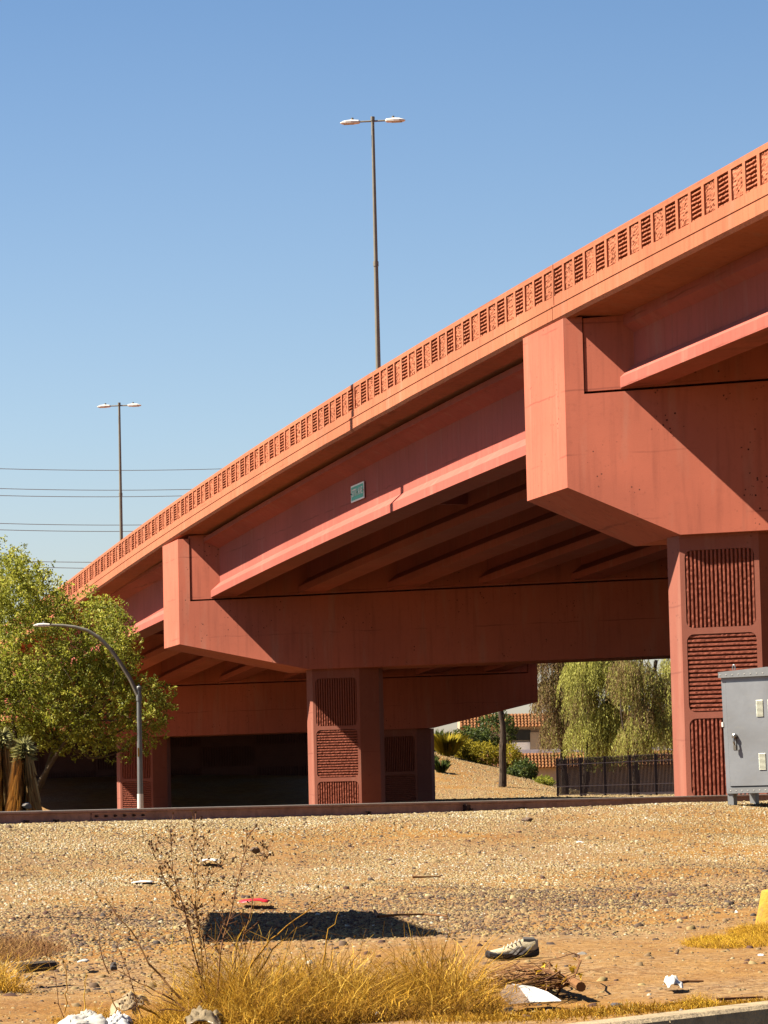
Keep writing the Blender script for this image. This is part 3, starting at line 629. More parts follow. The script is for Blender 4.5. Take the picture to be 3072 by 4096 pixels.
M['chrome'] = mat('polished_lock_steel', (.62, .58, .50), .25, metal=.8)
a = MB(); hx, hz = .215, cz0+.80
a.box((hx-.02, -.028, hz-.04), (.030, .006, .11), CMx); hnd = a.build('handle', M['alut'], door)
a = MB(); c = CMx @ Vector((hx, -.03, hz+.04)); c2 = CMx @ Vector((hx, -.075, hz+.04)); a.tube([c, c2, CMx @ Vector((hx, -.085, hz+.04))], [.038, .036, .02], 12); a.build('lock_boss', M['chrome'], hnd)
a = MB(); a.tube([CMx @ Vector((hx+.0, -.07, hz+.03)), CMx @ Vector((hx+.005, -.085, hz-.04)), CMx @ Vector((hx+.01, -.07, hz-.1))], [.016, .014, .012], 8); a.box((hx+.015, -.07, hz-.13), (.022, .014, .035), CMx); a.build('padlock', M['chrome'], hnd)
a = MB(); c = [CMx @ Vector((.17+.022*math.cos(q), .10, cz1+.14+.05*math.sin(q))) for q in np.linspace(-.6, math.pi+.6, 10)]; a.tube(c, .009, 6); a.build('lifting_eye', M['alut'], lid)
a = MB(); a.box((-.012, .02, cz0+1.02), (.016, .03, .035), CMx); a.build('side_latch', M['lampw'], cab)
for x in (.0, WCB-.1):
    for y in (.02, DCB-.12):
        a = MB(); zg = gz(pL.x, pL.y)-.05; cb(a, x, x+.1, y, y+.1, zg, cz0); a.build('leg', M['alut'], cab)
# ---------------------------------------------------------------- iron fence
fa, fb = Vector((8.3, 168, 0)), Vector((13.4, 155, 0)); fd = (fb-fa).normalized(); flen = (fb-fa).length*1.8
fence = empty('iron_fence', (fa.x, fa.y, gz(fa.x, fa.y)), 'dark iron picket fence standing beyond the bridge under the weeping trees', 'fence')
npan = 9; pw = flen/npan
for k in range(npan+1):
    p = fa+fd*pw*k; g = Z0+.06; a = MB(); a.box((p.x, p.y, g+.93), (.05, .05, .98)); a.build('post', M['iron'], fence)
    if k == npan: break
    a = MB(); n = 18
    for q in range(1, n+1):
        c = p+fd*pw*q/(n+1); a.tube([(c.x, c.y, g+.10), (c.x, c.y, g+1.86), (c.x, c.y, g+1.93)], [.034, .034, .005], 4)
    for h in (.52, 1.60, .12):
        a.tube([Vector((p.x, p.y, g+h)), Vector((*(p+fd*pw)[:2], g+h))], .028, 4)
    a.build('picket_panel', M['iron'], fence)
# ---------------------------------------------------------------- vegetation materials
M['leaf'] = mat('yellow_green_leaf', (.2, .25, .04), .6, attr=[(0, (.07, .085, .014)), (.35, (.17, .19, .022)), (.7, (.32, .34, .035)), (1, (.58, .54, .10))], trans=.45, spec=.2, K=.68)
M['leafd'] = mat('dark_green_leaf', (.1, .15, .03), .6, attr=[(0, (.03, .05, .012)), (.5, (.08, .12, .02)), (1, (.22, .26, .04))], trans=.3, spec=.2, K=.5)
M['willow'] = mat('weeping_foliage', (.2, .22, .05), .7, attr=[(0, (.15, .09, .045)), (.3, (.27, .19, .08)), (.6, (.29, .29, .065)), (1, (.48, .47, .11))], trans=.4, spec=.15, K=.72)
M['yleaf'] = mat('golden_shrub_leaf', (.5, .4, .03), .7, attr=[(0, (.16, .17, .02)), (.4, (.40, .33, .025)), (1, (.72, .55, .04))], trans=.3, spec=.15, K=.46)
M['bark'] = mat('furrowed_bark', (.13, .085, .055), .95, .35, 5, 1., 14, stretch=(3, 3, .6))
M['barkl'] = mat('pale_branch_bark', (.20, .145, .085), .95, .3, 6, .6, 20)
M['ylf'] = mat('grey_green_yucca_leaf', (.3, .3, .1), .8, attr=[(0, (.12, .12, .05)), (.5, (.28, .28, .11)), (1, (.55, .52, .22))], trans=.2, K=.8)
M['straw'] = mat('dead_leaf_skirt', (.4, .25, .09), .9, attr=[(0, (.20, .11, .045)), (.5, (.46, .28, .10)), (1, (.70, .50, .20))], spec=.1, K=.85)
M['dry'] = mat('golden_dry_stem', (.5, .3, .05), .85, attr=[(0, (.16, .07, .015)), (.35, (.46, .22, .020)), (.75, (.80, .43, .030)), (1, (.98, .66, .12))], trans=.2, spec=.15, K=.42)
M['twig'] = mat('brown_dry_twig', (.2, .1, .05), .9, attr=[(0, (.10, .045, .025)), (.6, (.27, .13, .05)), (1, (.50, .30, .10))], spec=.1, K=.5)
def branch(mb, p0, p1, r0, r1, bend=.15, n=6, sides=6):
    p0, p1 = Vector(p0), Vector(p1); L = (p1-p0).length; off = Vector(rng.normal(size=3))*bend*L; pts = []
    for i in range(n+1):
        f = i/n; pts.append(p0.lerp(p1, f)+off*math.sin(math.pi*f)+Vector(rng.normal(size=3))*.012*L*(0 < i < n))
    mb.tube(pts, [r0+(r1-r0)*i/n for i in range(n+1)], sides); return pts
# leafy tree at the left
def crown(ells, Y, dy, nspray, nleaf, leaf, m, parent, spread=.24, rb=.5):
    A = []; W = []
    for (px, py, rx, rz) in ells:
        c = at(px, py, Y); s = Y/FPX; A.append((c, rx*s, rz*s)); W.append(rx*rz)
    W = np.array(W)/sum(W); cs = []; tone = []
    for _ in range(nspray):
        c, rx, rz = A[rng.choice(len(A), p=W)]; v = rng.normal(size=3); v /= np.linalg.norm(v); q = rng.uniform(.25, 1.12)**.45
        cs.append((c.x+v[0]*rx*q, c.y+v[1]*dy*q, c.z+v[2]*rz*q)); tone.append(rng.uniform(0, 1))
    cs = np.array(cs); P = np.repeat(cs, nleaf, 0); T = np.repeat(np.array(tone), nleaf)
    ax = rng.normal(size=(nspray, 3)); ax[:, 2] = np.abs(ax[:, 2])*1.1; ax /= np.linalg.norm(ax, axis=1)[:, None]; AX_ = np.repeat(ax, nleaf, 0)
    t = rng.uniform(-1, 1, len(P)); P = P+AX_*(t*spread*2.0)[:, None]+rng.normal(size=P.shape)*(spread*.42*(1.15-np.abs(t)))[:, None]
    V, F = leaves(P, leaf*np.exp(rng.normal(0, .3, len(P))), .55)
    r = np.clip(T*.55+rng.uniform(0, .5, len(P))+rb-.5, 0, 1); npmesh('crown', V, F, m, parent, rnd=r); return cs
Y = 97.
base = at(90, 3230, Y); base.z = gz(base.x, base.y)
t1 = empty('leafy_tree', base, 'big yellow green leafy tree with low spreading crown hiding the left end of the bridge', 'tree')
cs = crown([(20, 2300, 110, 120), (40, 2620, 300, 360), (250, 2640, 290, 300), (470, 2850, 185, 190), (420, 2560, 85, 190), (600, 2850, 85, 120), (110, 2400, 150, 150), (330, 2800, 260, 210), (-60, 2800, 220, 260), (210, 2920, 150, 90), (80, 2380, 100, 150), (470, 2620, 70, 170), (640, 2780, 50, 70)], Y, 2.8, 2200, 46, .038, M['leaf'], t1, .17, .55)
a = MB()
for px, py, r in ((215, 2990, .12), (60, 2800, .11), (330, 2880, .09), (-60, 2850, .1)):
    q = at(px, py, Y+rng.uniform(-.8, .8)); branch(a, base, q, r, .05, .06, 6, 8)
    near = [c for c in cs if (Vector(c)-q).length < 2.6]
    for c in near[:34]: branch(a, q, c, .028, .006, .10, 5, 4)
q0 = at(215, 2990, Y)
for px, py in ((300, 3005), (420, 2960), (520, 2980), (560, 2900), (470, 2700), (430, 2480), (330, 2500)):
    q = at(px, py, Y+rng.uniform(-.6, .6)); branch(a, q0, q, .05, .014, .10, 7, 6); q0 = q0 if rng.uniform() < .5 else q
a.build('trunk', M['barkl'], t1)
# second crown just entering at the left edge
Y = 108.; b2 = at(-190, 3230, Y); b2.z = gz(b2.x, b2.y)
t2 = empty('leafy_tree', b2, 'taller green tree whose tip just enters the photo at the left edge', 'tree')
crown([(-160, 2560, 190, 420), (-60, 2300, 80, 150)], Y, 2., 420, 40, .05, M['leafd'], t2, .2)
a = MB(); branch(a, b2, at(-160, 2600, Y), .15, .06, .04, 6, 8)
for px, py in ((-60, 2350), (-150, 2200), (-250, 2450)): branch(a, at(-160, 2600, Y), at(px, py, Y), .05, .01, .08)
a.build('trunk', M['bark'], t2)
# yucca with a skirt of dead leaves
def yucca(px, Y, py_top, py_base, n, label, wid=.62):
    b = at(px, py_base, Y); b.z = gz(b.x, b.y); top = at(px, py_top, Y); H = top.z-b.z
    r = empty('yucca', b, label, 'yucca'); a = MB(); branch(a, b, top-Vector((0, 0, .3)), .16, .12, .02, 6, 8); a.build('trunk', M['bark'], r)
    a = MB()
    for _ in range(n):
        th = rng.uniform(0, 6.28); el = rng.uniform(-.1, 1.3); L = rng.uniform(.26, .42); d = Vector((math.cos(th)*math.cos(el), math.sin(th)*math.cos(el), math.sin(el))); s_ = d.cross(Vector((0, 0, 1))).normalized()*.018; c = top+Vector((0, 0, rng.uniform(-.25, .1)))
        dr = Vector((0, 0, -.06)); a.add([c-s_, c+s_, c+d*L*.6+s_*.8, c+d*L+dr, c+d*L*.6-s_*.8], [(0, 1, 2, 3, 4)])
    a.build('green_rosette', M['ylf'], r, rnd=True)
    a = MB()
    for _ in range(n*3):
        th = rng.uniform(0, 6.28); zz = rng.uniform(.08, 1)**.8*(H-.12); c = Vector((b.x, b.y, b.z+zz+.12)); L = rng.uniform(.45, .8)
        o_ = Vector((math.cos(th), math.sin(th), 0)); dn = Vector((0, 0, -1)); k = rng.uniform(.10, .62)*wid*(1.25-.6*zz/H); s_ = o_.cross(dn).normalized()*.014
        e1 = c+o_*k*.7+dn*.05; e2 = c+o_*k+dn*L; 
        if e2.z < b.z+.02: e2.z = b.z+.02
        a.add([c-s_, c+s_, e1+s_, e2, e1-s_], [(0, 1, 2, 3, 4)])
    a.build('dead_leaf_skirt', M['straw'], r, rnd=True)
yucca(95, 84., 3000, 3240, 420, 'right one of two yuccas by the rail, with a brown skirt of dead leaves', .80)
yucca(10, 85., 2960, 3240, 380, 'yucca at the very left edge with a grey green shaggy dead skirt', .62)
M['rock'] = mat('pale_rock', (.42, .38, .33), .95, .25, 6, .9, 14)
M['rockb'] = mat('brown_rock', (.23, .15, .10), .95, .25, 8, .9, 18)
M['rockd'] = mat('grey_rock', (.12, .10, .095), .95, .25, 8, .9, 18)
def rock(px, py, wpx, m, label, hr=.55, Y=None):
    p = hit(px, py) if Y is None else at(px, py, Y); s = wpx/2*p.y/FPX
    import bmesh
    bm = bmesh.new(); bmesh.ops.create_icosphere(bm, subdivisions=2, radius=1)
    ph = rng.uniform(0, 6, 9)
    for v in bm.verts:
        c = v.co; k = 1+.22*math.sin(c.x*2.3+ph[0])*math.sin(c.y*2.1+ph[1])+.18*math.sin(c.z*3+ph[2]+c.x*2)+rng.uniform(-.07, .07); v.co = Vector((c.x*k*s, c.y*k*s*.8, c.z*k*s*hr))
    me = bpy.data.meshes.new('rock'); bm.to_mesh(me); bm.free(); me.materials.append(m); o = bpy.data.objects.new('rock', me); col.objects.link(o); o.location = (p.x, p.y, p.z+s*hr*.35); o.rotation_euler.z = rng.uniform(0, 6)
    return tag(o, label, 'rock')
rock(108, 3228, 34, M['rock'], 'pale rounded boulder at the foot of the yucca behind the rail', .8, 80.)
rock(1024, 3406, 46, M['rockb'], 'brown wedge shaped rock on the pale gravel right of the weed tips', .5)
rock(2108, 3285, 44, M['rockb'], 'rounded tan brown rock low on the gravel slope near the rail', .5)
rock(1630, 3765, 44, M['rock'], 'pale grey flat rock at the lower edge of the dark shadow', .55)
rock(452, 3872, 40, M['rockd'], 'dark grey rock standing among dry stems at lower left', .8)
rock(1822, 3828, 24, M['rockb'], 'small upright brown stone left of the shoe', .9)
rock(1775, 3842, 34, M['rockb'], 'low crumbly brown stone farther left of the shoe', .6)
rock(60, 3918, 36, M['rock'], 'pale stone in the little pile below the wood scrap', .6)
rock(112, 3915, 34, M['rock'], 'whitish round stone at the right end of the little pile', .6)
rock(2330, 3828, 46, M['rock'], 'pale stone on the sand right of the shoe', .6)
rock(2470, 4025, 60, M['rockd'], 'flat grey stone in the yellow grass by the kerb', .4)
rock(2725, 4052, 22, M['rock'], 'small pale pink stone at the kerb edge', .8)
rock(248, 3310, 24, M['rockb'], 'reddish brick like stone just below the rail at left', .5)
# weeping trees beyond the fence
def weeping(pxb, pyb, Y, ctr, label, trunk, nst, tone, m=None):
    b = at(pxb, pyb, Y); b.z = gz(b.x, b.y); r = empty('weeping_tree', b, label, 'tree', 'weeping trees behind the iron fence')
    a = MB(); pts = [b]+[at(px, py, Y) for px, py in trunk]; 
    for i in range(len(pts)-1): branch(a, pts[i], pts[i+1], .20-.035*i, .165-.035*i, .04, 5, 8)
    Pm = []; Sz = []; Tn = []
    for (px, py, rx, rz) in ctr:
        c = at(px, py, Y); s = Y/FPX; n = int(nst*rx*rz/1150)
        branch(a, pts[-1] if rng.uniform() < .6 else pts[1], c, .07, .02, .08, 5, 5)
        tn = rng.uniform(-.30, .20)
        for _ in range(n):
            v = rng.normal(size=3); v /= np.linalg.norm(v); q = rng.uniform(.2, 1)**.5; st = np.array([c.x+v[0]*rx*s*q, c.y+v[1]*1.6*q, c.z+abs(v[2])*rz*s*q*.9]); L = rng.uniform(.5, 1.7)
            k = int(L/.085); f = np.linspace(0, 1, k); out = np.array([v[0], v[1], 0])*.35+rng.normal(size=3)*.06
            P = st[None]+out[None]*np.sin(f*1.5)[:, None]+np.array([0, 0, -1])[None]*(f**1.2*L)[:, None]+rng.normal(size=(k, 3))*.03
            P[:, 2] = np.maximum(P[:, 2], Z0+1.25+rng.uniform(0, .5)); Pm.append(P); Tn.append(np.full(k, np.clip(tone+.03+tn+rng.normal(0, .22), 0, 1)))
    P = np.concatenate(Pm); T = np.concatenate(Tn); N = len(P)
    ax = np.array([0, 0, -1.])+rng.normal(size=(N, 3))*.35; ax /= np.linalg.norm(ax, axis=1)[:, None]; sd = np.cross(ax, rng.normal(size=(N, 3))); sd /= np.linalg.norm(sd, axis=1)[:, None]
    V = np.stack([P-ax*.08, P+sd*.022, P+ax*.09, P-sd*.022], 1).reshape(-1, 3)
    npmesh('crown', V, np.arange(N*4).reshape(-1, 4), m or M['willow'], r, rnd=np.clip(T+rng.uniform(-.15, .15, N), 0, 1)); a.build('trunk', M['bark'], r)
weeping(2262, 3170, 186, [(2200, 2650, 80, 140), (2190, 2800, 50, 130), (2270, 2900, 90, 150), (2250, 2760, 90, 110), (2330, 2640, 90, 110), (2310, 2830, 60, 60), (2220, 2930, 50, 90), (2250, 2500, 120, 120)], 'weeping tree with bare brown hanging twigs, leftmost behind the iron fence', [(2250, 2960), (2225, 2780), (2240, 2600)], 60, .22)
weeping(2330, 3170, 182, [(2380, 2700, 130, 130), (2330, 2790, 60, 120), (2350, 2930, 80, 90), (2420, 2860, 70, 80), (2470, 2950, 80, 110), (2490, 2800, 70, 90), (2440, 2690, 120, 110), (2400, 2990, 50, 50), (2420, 2500, 150, 100)], 'bright yellow green weeping tree in the middle behind the iron fence', [(2345, 2950), (2370, 2780), (2400, 2650)], 75, .72)
weeping(2545, 3170, 178, [(2560, 2740, 90, 130), (2640, 2930, 70, 120), (2575, 2860, 60, 90), (2530, 2960, 60, 110), (2665, 2800, 50, 130), (2600, 2500, 140, 110), (2500, 2700, 60, 100)], 'darker weeping tree with a leaning dark trunk behind the right part of the fence', [(2540, 2990), (2575, 2820), (2625, 2640)], 62, .50)
weeping(2760, 3170, 190, [(2750, 2700, 110, 190), (2800, 2880, 100, 150), (2720, 2900, 80, 150)], 'weeping tree mostly hidden behind the nearest bridge column', [(2765, 2960), (2780, 2750)], 45, .6)
# bare trunk tree on the bank
Y = 190.; b = at(2010, 3142, Y); b.z = gz(b.x, b.y)-.05
r = empty('tree', b, 'single tree with a scarred bare trunk standing on the gravel bank beyond the bridge', 'tree')
a = MB(); pts = [at(px, py, Y) for px, py in ((2010, 3146), (2012, 3090), (2010, 3010), (2013, 2970), (2011, 2900), (2002, 2850), (2000, 2780), (2010, 2690))]; a.tube(pts, [.24, .21, .20, .19, .16, .14, .13, .10], 12)
for i in range(60):
    th = rng.uniform(0, 6.28); j = rng.uniform(0, 6.5); k = int(j); c = pts[k].lerp(pts[k+1], j-k); rr = .20-.014*k; o_ = Vector((math.cos(th), math.sin(th), 0)); a.tube([c+o_*rr, c+o_*(rr+.012)+Vector((0, 0, .2)), c+o_*(rr-.005)+Vector((.01, 0, .45))], [.018, .022, .008], 5)
a.build('trunk', M['bark'], r)
crown([(2010, 2560, 150, 110), (2080, 2600, 90, 80)], Y, 1.6, 260, 40, .05, M['leaf'], r, .2)
# shrubs on the bank
def bush(px, py, Y, rx, rz, n, m, label, name='shrub', leaf=.05, nl=26, asp=.55, cat='shrub', yb=1.2, rb=.5):
    c = at(px, py, Y); g = gz(c.x, c.y); r = empty(name, (c.x, c.y, g), label, cat); crown([(px, py, rx, rz)], Y, yb, n, nl, leaf, m, r, .12, rb)
    a = MB(); 
    for _ in range(7): branch(a, (c.x, c.y, g-.05), (c.x+rng.uniform(-.6, .6)*rx*Y/FPX, c.y+rng.uniform(-.5, .5), c.z+rng.uniform(-.2, .6)*rz*Y/FPX), .025, .008, .1, 4, 4)
    a.build('stems', M['barkl'], r); return r
bush(1890, 2965, 213, 85, 60, 300, M['leafd'], 'tall dark green shrub at the top of the gravel bank under the bridge edge', leaf=.06)
bush(1985, 2920, 222, 80, 75, 260, M['leafd'], 'dark green shrub rising behind the bare trunk in front of the tiled roof', leaf=.06)
bush(1925, 3020, 210, 75, 50, 300, M['yleaf'], 'golden yellow flowering shrub left of the bare trunk', leaf=.05)
bush(1860, 3000, 211, 55, 45, 200, M['yleaf'], 'golden yellow shrub beside the big grass clump', leaf=.05)
bush(2035, 3030, 210, 50, 55, 200, M['yleaf'], 'golden yellow shrub just right of the bare trunk', leaf=.05)
bush(2098, 3085, 204, 50, 48, 260, M['leafd'], 'rounded dark green shrub below the lower tiled roof', leaf=.05)
bush(2045, 3105, 202, 38, 30, 150, M['leafd'], 'low dark green shrub at the foot of the bank, left of the rounded one', leaf=.05)
bush(2175, 3128, 200, 38, 18, 150, M['leaf'], 'low light green shrub at the left end of the iron fence', leaf=.045)
def grass(px, py, Y, n, hpx, m, label, spread=.5, cat='grass clump', name='grass_clump', lean_=.7, wd=.012, ground=False):
    c = at(px, py, Y) if not ground else hit(px, py); c.z = gz(c.x, c.y); Y = c.y; H = hpx*Y/FPX; a = MB()
    for _ in range(n):
        th = rng.uniform(0, 6.28); b_ = c+Vector((math.cos(th), math.sin(th), 0))*spread*.25*rng.uniform(0, 1); k = rng.uniform(0, lean_); o_ = Vector((math.cos(th), math.sin(th), 0)); L = H*rng.uniform(.6, 1.1); s_ = Vector((math.cos(th+1.57), math.sin(th+1.57), 0))*wd*.5
        p1 = b_+o_*k*L*.35+Vector((0, 0, L*.6)); p2 = b_+o_*k*L*.95+Vector((0, 0, L*(1-.35*k))); a.add([b_-s_, b_+s_, p1+s_*.8, p2, p1-s_*.8], [(0, 1, 2, 3, 4)])
    o = a.build(name, m, None, rnd=True); return tag(o, label, cat)
grass(1790, 3010, 209, 420, 105, M['yleaf'], 'large arching yellow green grass clump at the top of the bank by the column', 1.8, wd=.03)
grass(1735, 2985, 212, 300, 95, M['leafd'], 'green grass clump partly hidden behind the far column', 1.6, wd=.03)
grass(1765, 3073, 196, 160, 62, M['leafd'], 'small dark green grass tuft alone in the middle of the gravel bank', 1.0, wd=.022)
grass(1722, 3060, 199, 90, 60, M['leafd'], 'thin dark grass tuft beside the far column on the bank', .7, wd=.018)
# ---------------------------------------------------------------- tiled building behind
YB = 255.; M['tile'] = mat('orange_clay_tile', (.46, .15, .04), .85, .3, 7, .3, 20, col2=(.62, .27, .08)); M['stucco'] = mat('tan_stucco', (.80, .62, .42), .9, .08, 2, .2, 20); M['trim'] = mat('white_parapet', (.78, .76, .72), .7, .05, 2, K=.9); M['win'] = mat('dark_window_glass', (.05, .045, .04), .15, spec=.5); M['block'] = mat('tan_block', (.70, .54, .38), .9, .12, 3, K=.6)
bl = at(1960, 3180, YB); blg = empty('tiled_building', (bl.x+6, bl.y, Z0), 'low two storey building with orange clay tile roof bands beyond the trees', 'building')
zz = lambda py: at(2100, py, YB).z
x0, x1 = at(1850, 3100, YB).x, at(2900, 3100, YB).x; xl = at(2030, 3100, YB).x
def bb(xa, xb, ya, yb, za, zb, name, m, par=blg):
    a = MB(); a.box(((xa+xb)/2, (ya+yb)/2, (za+zb)/2), ((xb-xa)/2, (yb-ya)/2, (zb-za)/2)); return a.build(name, m, par)
def mansard(xa, xb, yf, dy, z0, z1, name='roof_band'):
    a = MB(); a.add([(xa, yf, z0), (xb, yf, z0), (xb, yf+dy, z1), (xa, yf+dy, z1), (xa, yf+dy, z0), (xb, yf+dy, z0)], [(0, 1, 2, 3), (3, 4, 0), (1, 5, 2), (0, 4, 5, 1)])
    n = int((xb-xa)/.26); rows = 5
    for k in range(n):
        x = xa+(k+.5)*(xb-xa)/n
        for j in range(rows):
            f0, f1 = j/rows, (j+1)/rows; a.tube([(x, yf+dy*f0-.03, z0+(z1-z0)*f0+.02), (x, yf+dy*f1, z0+(z1-z0)*f1)], [.085, .06], 6, cap=True)
    return a.build(name, M['tile'], blg)
bb(x0, x1, YB+.8, YB+14, Z0-1, zz(3072), 'lower_wall', M['block'])
mansard(x0, x1, YB, .8, zz(3072), zz(3013))
bb(x0+.2, x1, YB+.8, YB+1.1, zz(3072), zz(2998), 'white_parapet', M['trim'])
bb(x0, x1, YB+5, YB+14, zz(3012), zz(2903), 'upper_wall', M['stucco'])
for pa, pb in ((2042, 2122), (2250, 2330), (2480, 2560)):
    wf = bb(at(pa, 2940, YB+5).x, at(pb, 2940, YB+5).x, YB+4.93, YB+4.98, at(pa, 2962, YB+5).z, at(pa, 2921, YB+5).z, 'window', M['win'])
bb(at(2042, 3000, YB+5).x, at(2121, 3000, YB+5).x, YB+4.85, YB+4.97, zz(3010), zz(2965), 'white_panel', M['trim'])
bb(at(2122, 3000, YB+5).x, at(2160, 3000, YB+5).x, YB+4.7, YB+4.95, zz(3010), zz(2925), 'pilaster', M['stucco'])
mansard(x0, x1, YB+4, .9, zz(2903), zz(2848))
bb(x0, x1, YB+4.9, YB+14, zz(2903), zz(2850), 'roof_core', M['stucco'])
# ---------------------------------------------------------------- foreground: dry weeds and litter
def blades(cx, cy, rx, ry, n, h, label, name='dry_grass', m=None, wd=.0038, curl=.6, seg=6, tone=(0, 1), dens=.5, cat='dry grass', stuff=False, coarse=0):
    th = rng.uniform(0, 6.28, n); q = rng.uniform(0, 1, n)**dens; bx_ = cx+np.cos(th)*rx*q; by_ = cy+np.sin(th)*ry*q; bz_ = gnd(bx_, by_)
    H = h*(1-.6*q**2)*rng.uniform(.25, 1.1, n)*(.8+.35*np.sin(bx_*9+by_*2)*np.sin(bx_*4+1)); H[:coarse] *= 1.25; a0 = rng.uniform(0, 6.28, n); k = rng.uniform(.1, curl, n)*(.6+.8*q); f = np.linspace(0, 1, seg+1)
    a1 = a0+rng.normal(0, 1.8, n)
    X = []; 
    for t in f: X.append(np.stack([bx_+np.cos(a0+(a1-a0)*t)*H*k*t**1.4*1.4+rng.normal(0, .012, n)*(t > 0), by_+np.sin(a0+(a1-a0)*t)*H*k*t**1.4*1.4, bz_-.01+H*(t-.35*k*t**2.2)+rng.normal(0, .010, n)*(t > 0)], -1))
    X = np.stack(X, 1); s_ = np.stack([np.sin(a0)*.6+.5, -np.cos(a0)*.4, np.zeros(n)], -1); s_ /= np.linalg.norm(s_, axis=1)[:, None]
    wmul = np.ones(n); wmul[:coarse] = 2.1; wv = wmul[:, None, None]*(wd*(1-.8*f))[None, :, None]*s_[:, None, :]/2; A = X-wv; Bq = X+wv; V = np.stack([A, Bq], 2).reshape(n, -1, 3); m_ = 2*(seg+1)
    F = np.array([[2*i, 2*i+1, 2*i+3, 2*i+2] for i in range(seg)]); F = (F[None]+np.arange(n)[:, None, None]*m_).reshape(-1, 4)
    tn_ = rng.uniform(tone[0], tone[1], n)*np.clip(.35+1.1*H/h, 0, 1); tn_[:coarse] = rng.uniform(.5, 1, coarse); rr = np.repeat(tn_, seg)
    o = npmesh(name, V.reshape(-1, 3), F, m or M['dry'], rnd=rr); tag(o, label, cat)
    if stuff: o['kind'] = 'stuff'
    return o
blades(-.42, 15.3, .62, .9, 11000, .50, 'broad mound of golden dry tangled grass at the bottom centre', 'dry_bush', tone=(.0, 1), curl=1.1, cat='dry bush', coarse=700)
blades(.12, 15.5, .36, .8, 5000, .40, 'lower right shoulder of golden dry grass beside the mound', 'dry_bush', tone=(0, .95), curl=1.1, cat='dry bush', coarse=300)
blades(-.80, 14.6, .35, .5, 1500, .22, 'short green gold dry grass around the litter at the lower left', 'dry_bush', tone=(.3, 1), curl=1.0, cat='dry bush')
p = hit(270, 4060); blades(p.x+.08, p.y, .16, .3, 330, .16, 'small upright tuft of yellow grass behind the white bag', 'grass_tuft', tone=(.5, 1), wd=.005, cat='grass tuft')
def band(pxs, pys, n, h, label, rr=.16, tone=(.3, 1), m=None, wd=.004, curl=1.1):
    V_ = []; F_2 = []; R2 = []
    a = MB()
    for _ in range(n):
        f = rng.uniform(0, len(pxs)-1); k = min(int(f), len(pxs)-2); px = pxs[k]+(pxs[k+1]-pxs[k])*(f-k); py = pys[k]+(pys[k+1]-pys[k])*(f-k)
        d = ray(px, py); t = (-.92)/d[2]*1.; x, y = d[0]*t+rng.normal(0, rr), d[1]*t+rng.normal(0, rr*1.2)
        if dd(x, y) > 23.15: continue
        z = gz(x, y); H = h*rng.uniform(.4, 1.1)*(.55+.45*math.sin(px*.021)*math.sin(px*.047+1)); th = rng.uniform(0, 6.28); o_ = Vector((math.cos(th), math.sin(th), 0)); kk = rng.uniform(.1, curl); s_ = Vector((wd/2, 0, 0)); b_ = Vector((x, y, z-.01)); p1 = b_+o_*kk*H*.5+Vector((0, 0, H*.6)); p2 = b_+o_*kk*H*1.2+Vector((0, 0, H*(1-.4*kk)))
        a.add([b_-s_, b_+s_, p1+s_*.8, p2, p1-s_*.8], [(0, 1, 2, 3, 4)], rng.uniform(*tone))
    o = a.build('verge_grass', m or M['dry'], None, rnd=True); tag(o, label, 'grass', kind='stuff'); return o
band([1850, 2100, 2400, 2700, 3072, 3300], [4080, 4075, 4050, 4030, 4015, 4000], 9000, .05, 'bright yellow matted grass growing along the kerb', .13)
M['fuzz'] = mat('orange_yellow_weed', (.6, .33, .02), .9, attr=[(0, (.26, .12, .01)), (.5, (.62, .34, .015)), (1, (.85, .55, .04))], trans=.2, K=.55)
p = hit(2935, 3790); blades(p.x, p.y, .30, .55, 3800, .09, 'low orange yellow weed cushion spreading left from the yellow post', 'weed_cushion', m=M['fuzz'], curl=1.3, cat='weed')
p = hit(3060, 3760); blades(p.x, p.y, .22, .5, 2600, .15, 'denser orange yellow weed growing against the yellow post', 'weed_cushion', m=M['fuzz'], curl=1.2, cat='weed')
p = hit(2790, 4040); blades(p.x, p.y, .10, .12, 900, .11, 'upright tuft of yellow fuzz in the grass by the kerb', 'weed_cushion', m=M['fuzz'], curl=.6, cat='weed')
p = hit(20, 3800); blades(p.x-.05, p.y, .42, .9, 3600, .20, 'grey brown dry shrubby weed at the left edge', 'dry_shrub', m=M['twig'], curl=1.3, wd=.004, tone=(.3, 1), cat='dry shrub')
p = hit(30, 3930); blades(p.x-.12, p.y, .22, .4, 900, .30, 'golden arching dry stems at the left edge beside the wood scrap', 'dry_bush', tone=(.3, 1), curl=1.3, wd=.005, cat='dry bush')
def stalks(name, label, lines, r0, m, Y0, seeds=0, cat='weed'):
    """lines: pixel polylines laid out at depth Y0 (+ own offset)"""
    r = None; a = MB(); first = None
    for ln, dy, w_ in lines:
        w_ *= .8
        pts = [at(px, py, Y0+dy+.02*i) for i, (px, py) in enumerate(ln)]
        fine = []
        for i in range(len(pts)-1):
            for f in (0, .34, .67): fine.append(pts[i].lerp(pts[i+1], f)+Vector(rng.normal(size=3))*.004)
        fine.append(pts[-1]); n = len(fine); tn = rng.uniform(.1, 1)
        a.tube(fine, [w_*(1-.75*i/(n-1)) for i in range(n)], 5, r=tn)
        if seeds:
            for _ in range(int(seeds*len(fine)/8)):
                k = int(rng.integers(n//4, n)); p_ = fine[k]; d_ = Vector((rng.normal()*.6, rng.normal()*.5, abs(rng.normal())*.6+.2)).normalized()*rng.uniform(.02, .09)
                a.tube([p_, p_+d_], [.0016, .001], 3, r=rng.uniform(0, .6)); a.box(p_+d_, (.0035, .003, .0045), r=rng.uniform(.1, .8))
    o = a.build(name, m, None, rnd=True); return tag(o, label, cat)
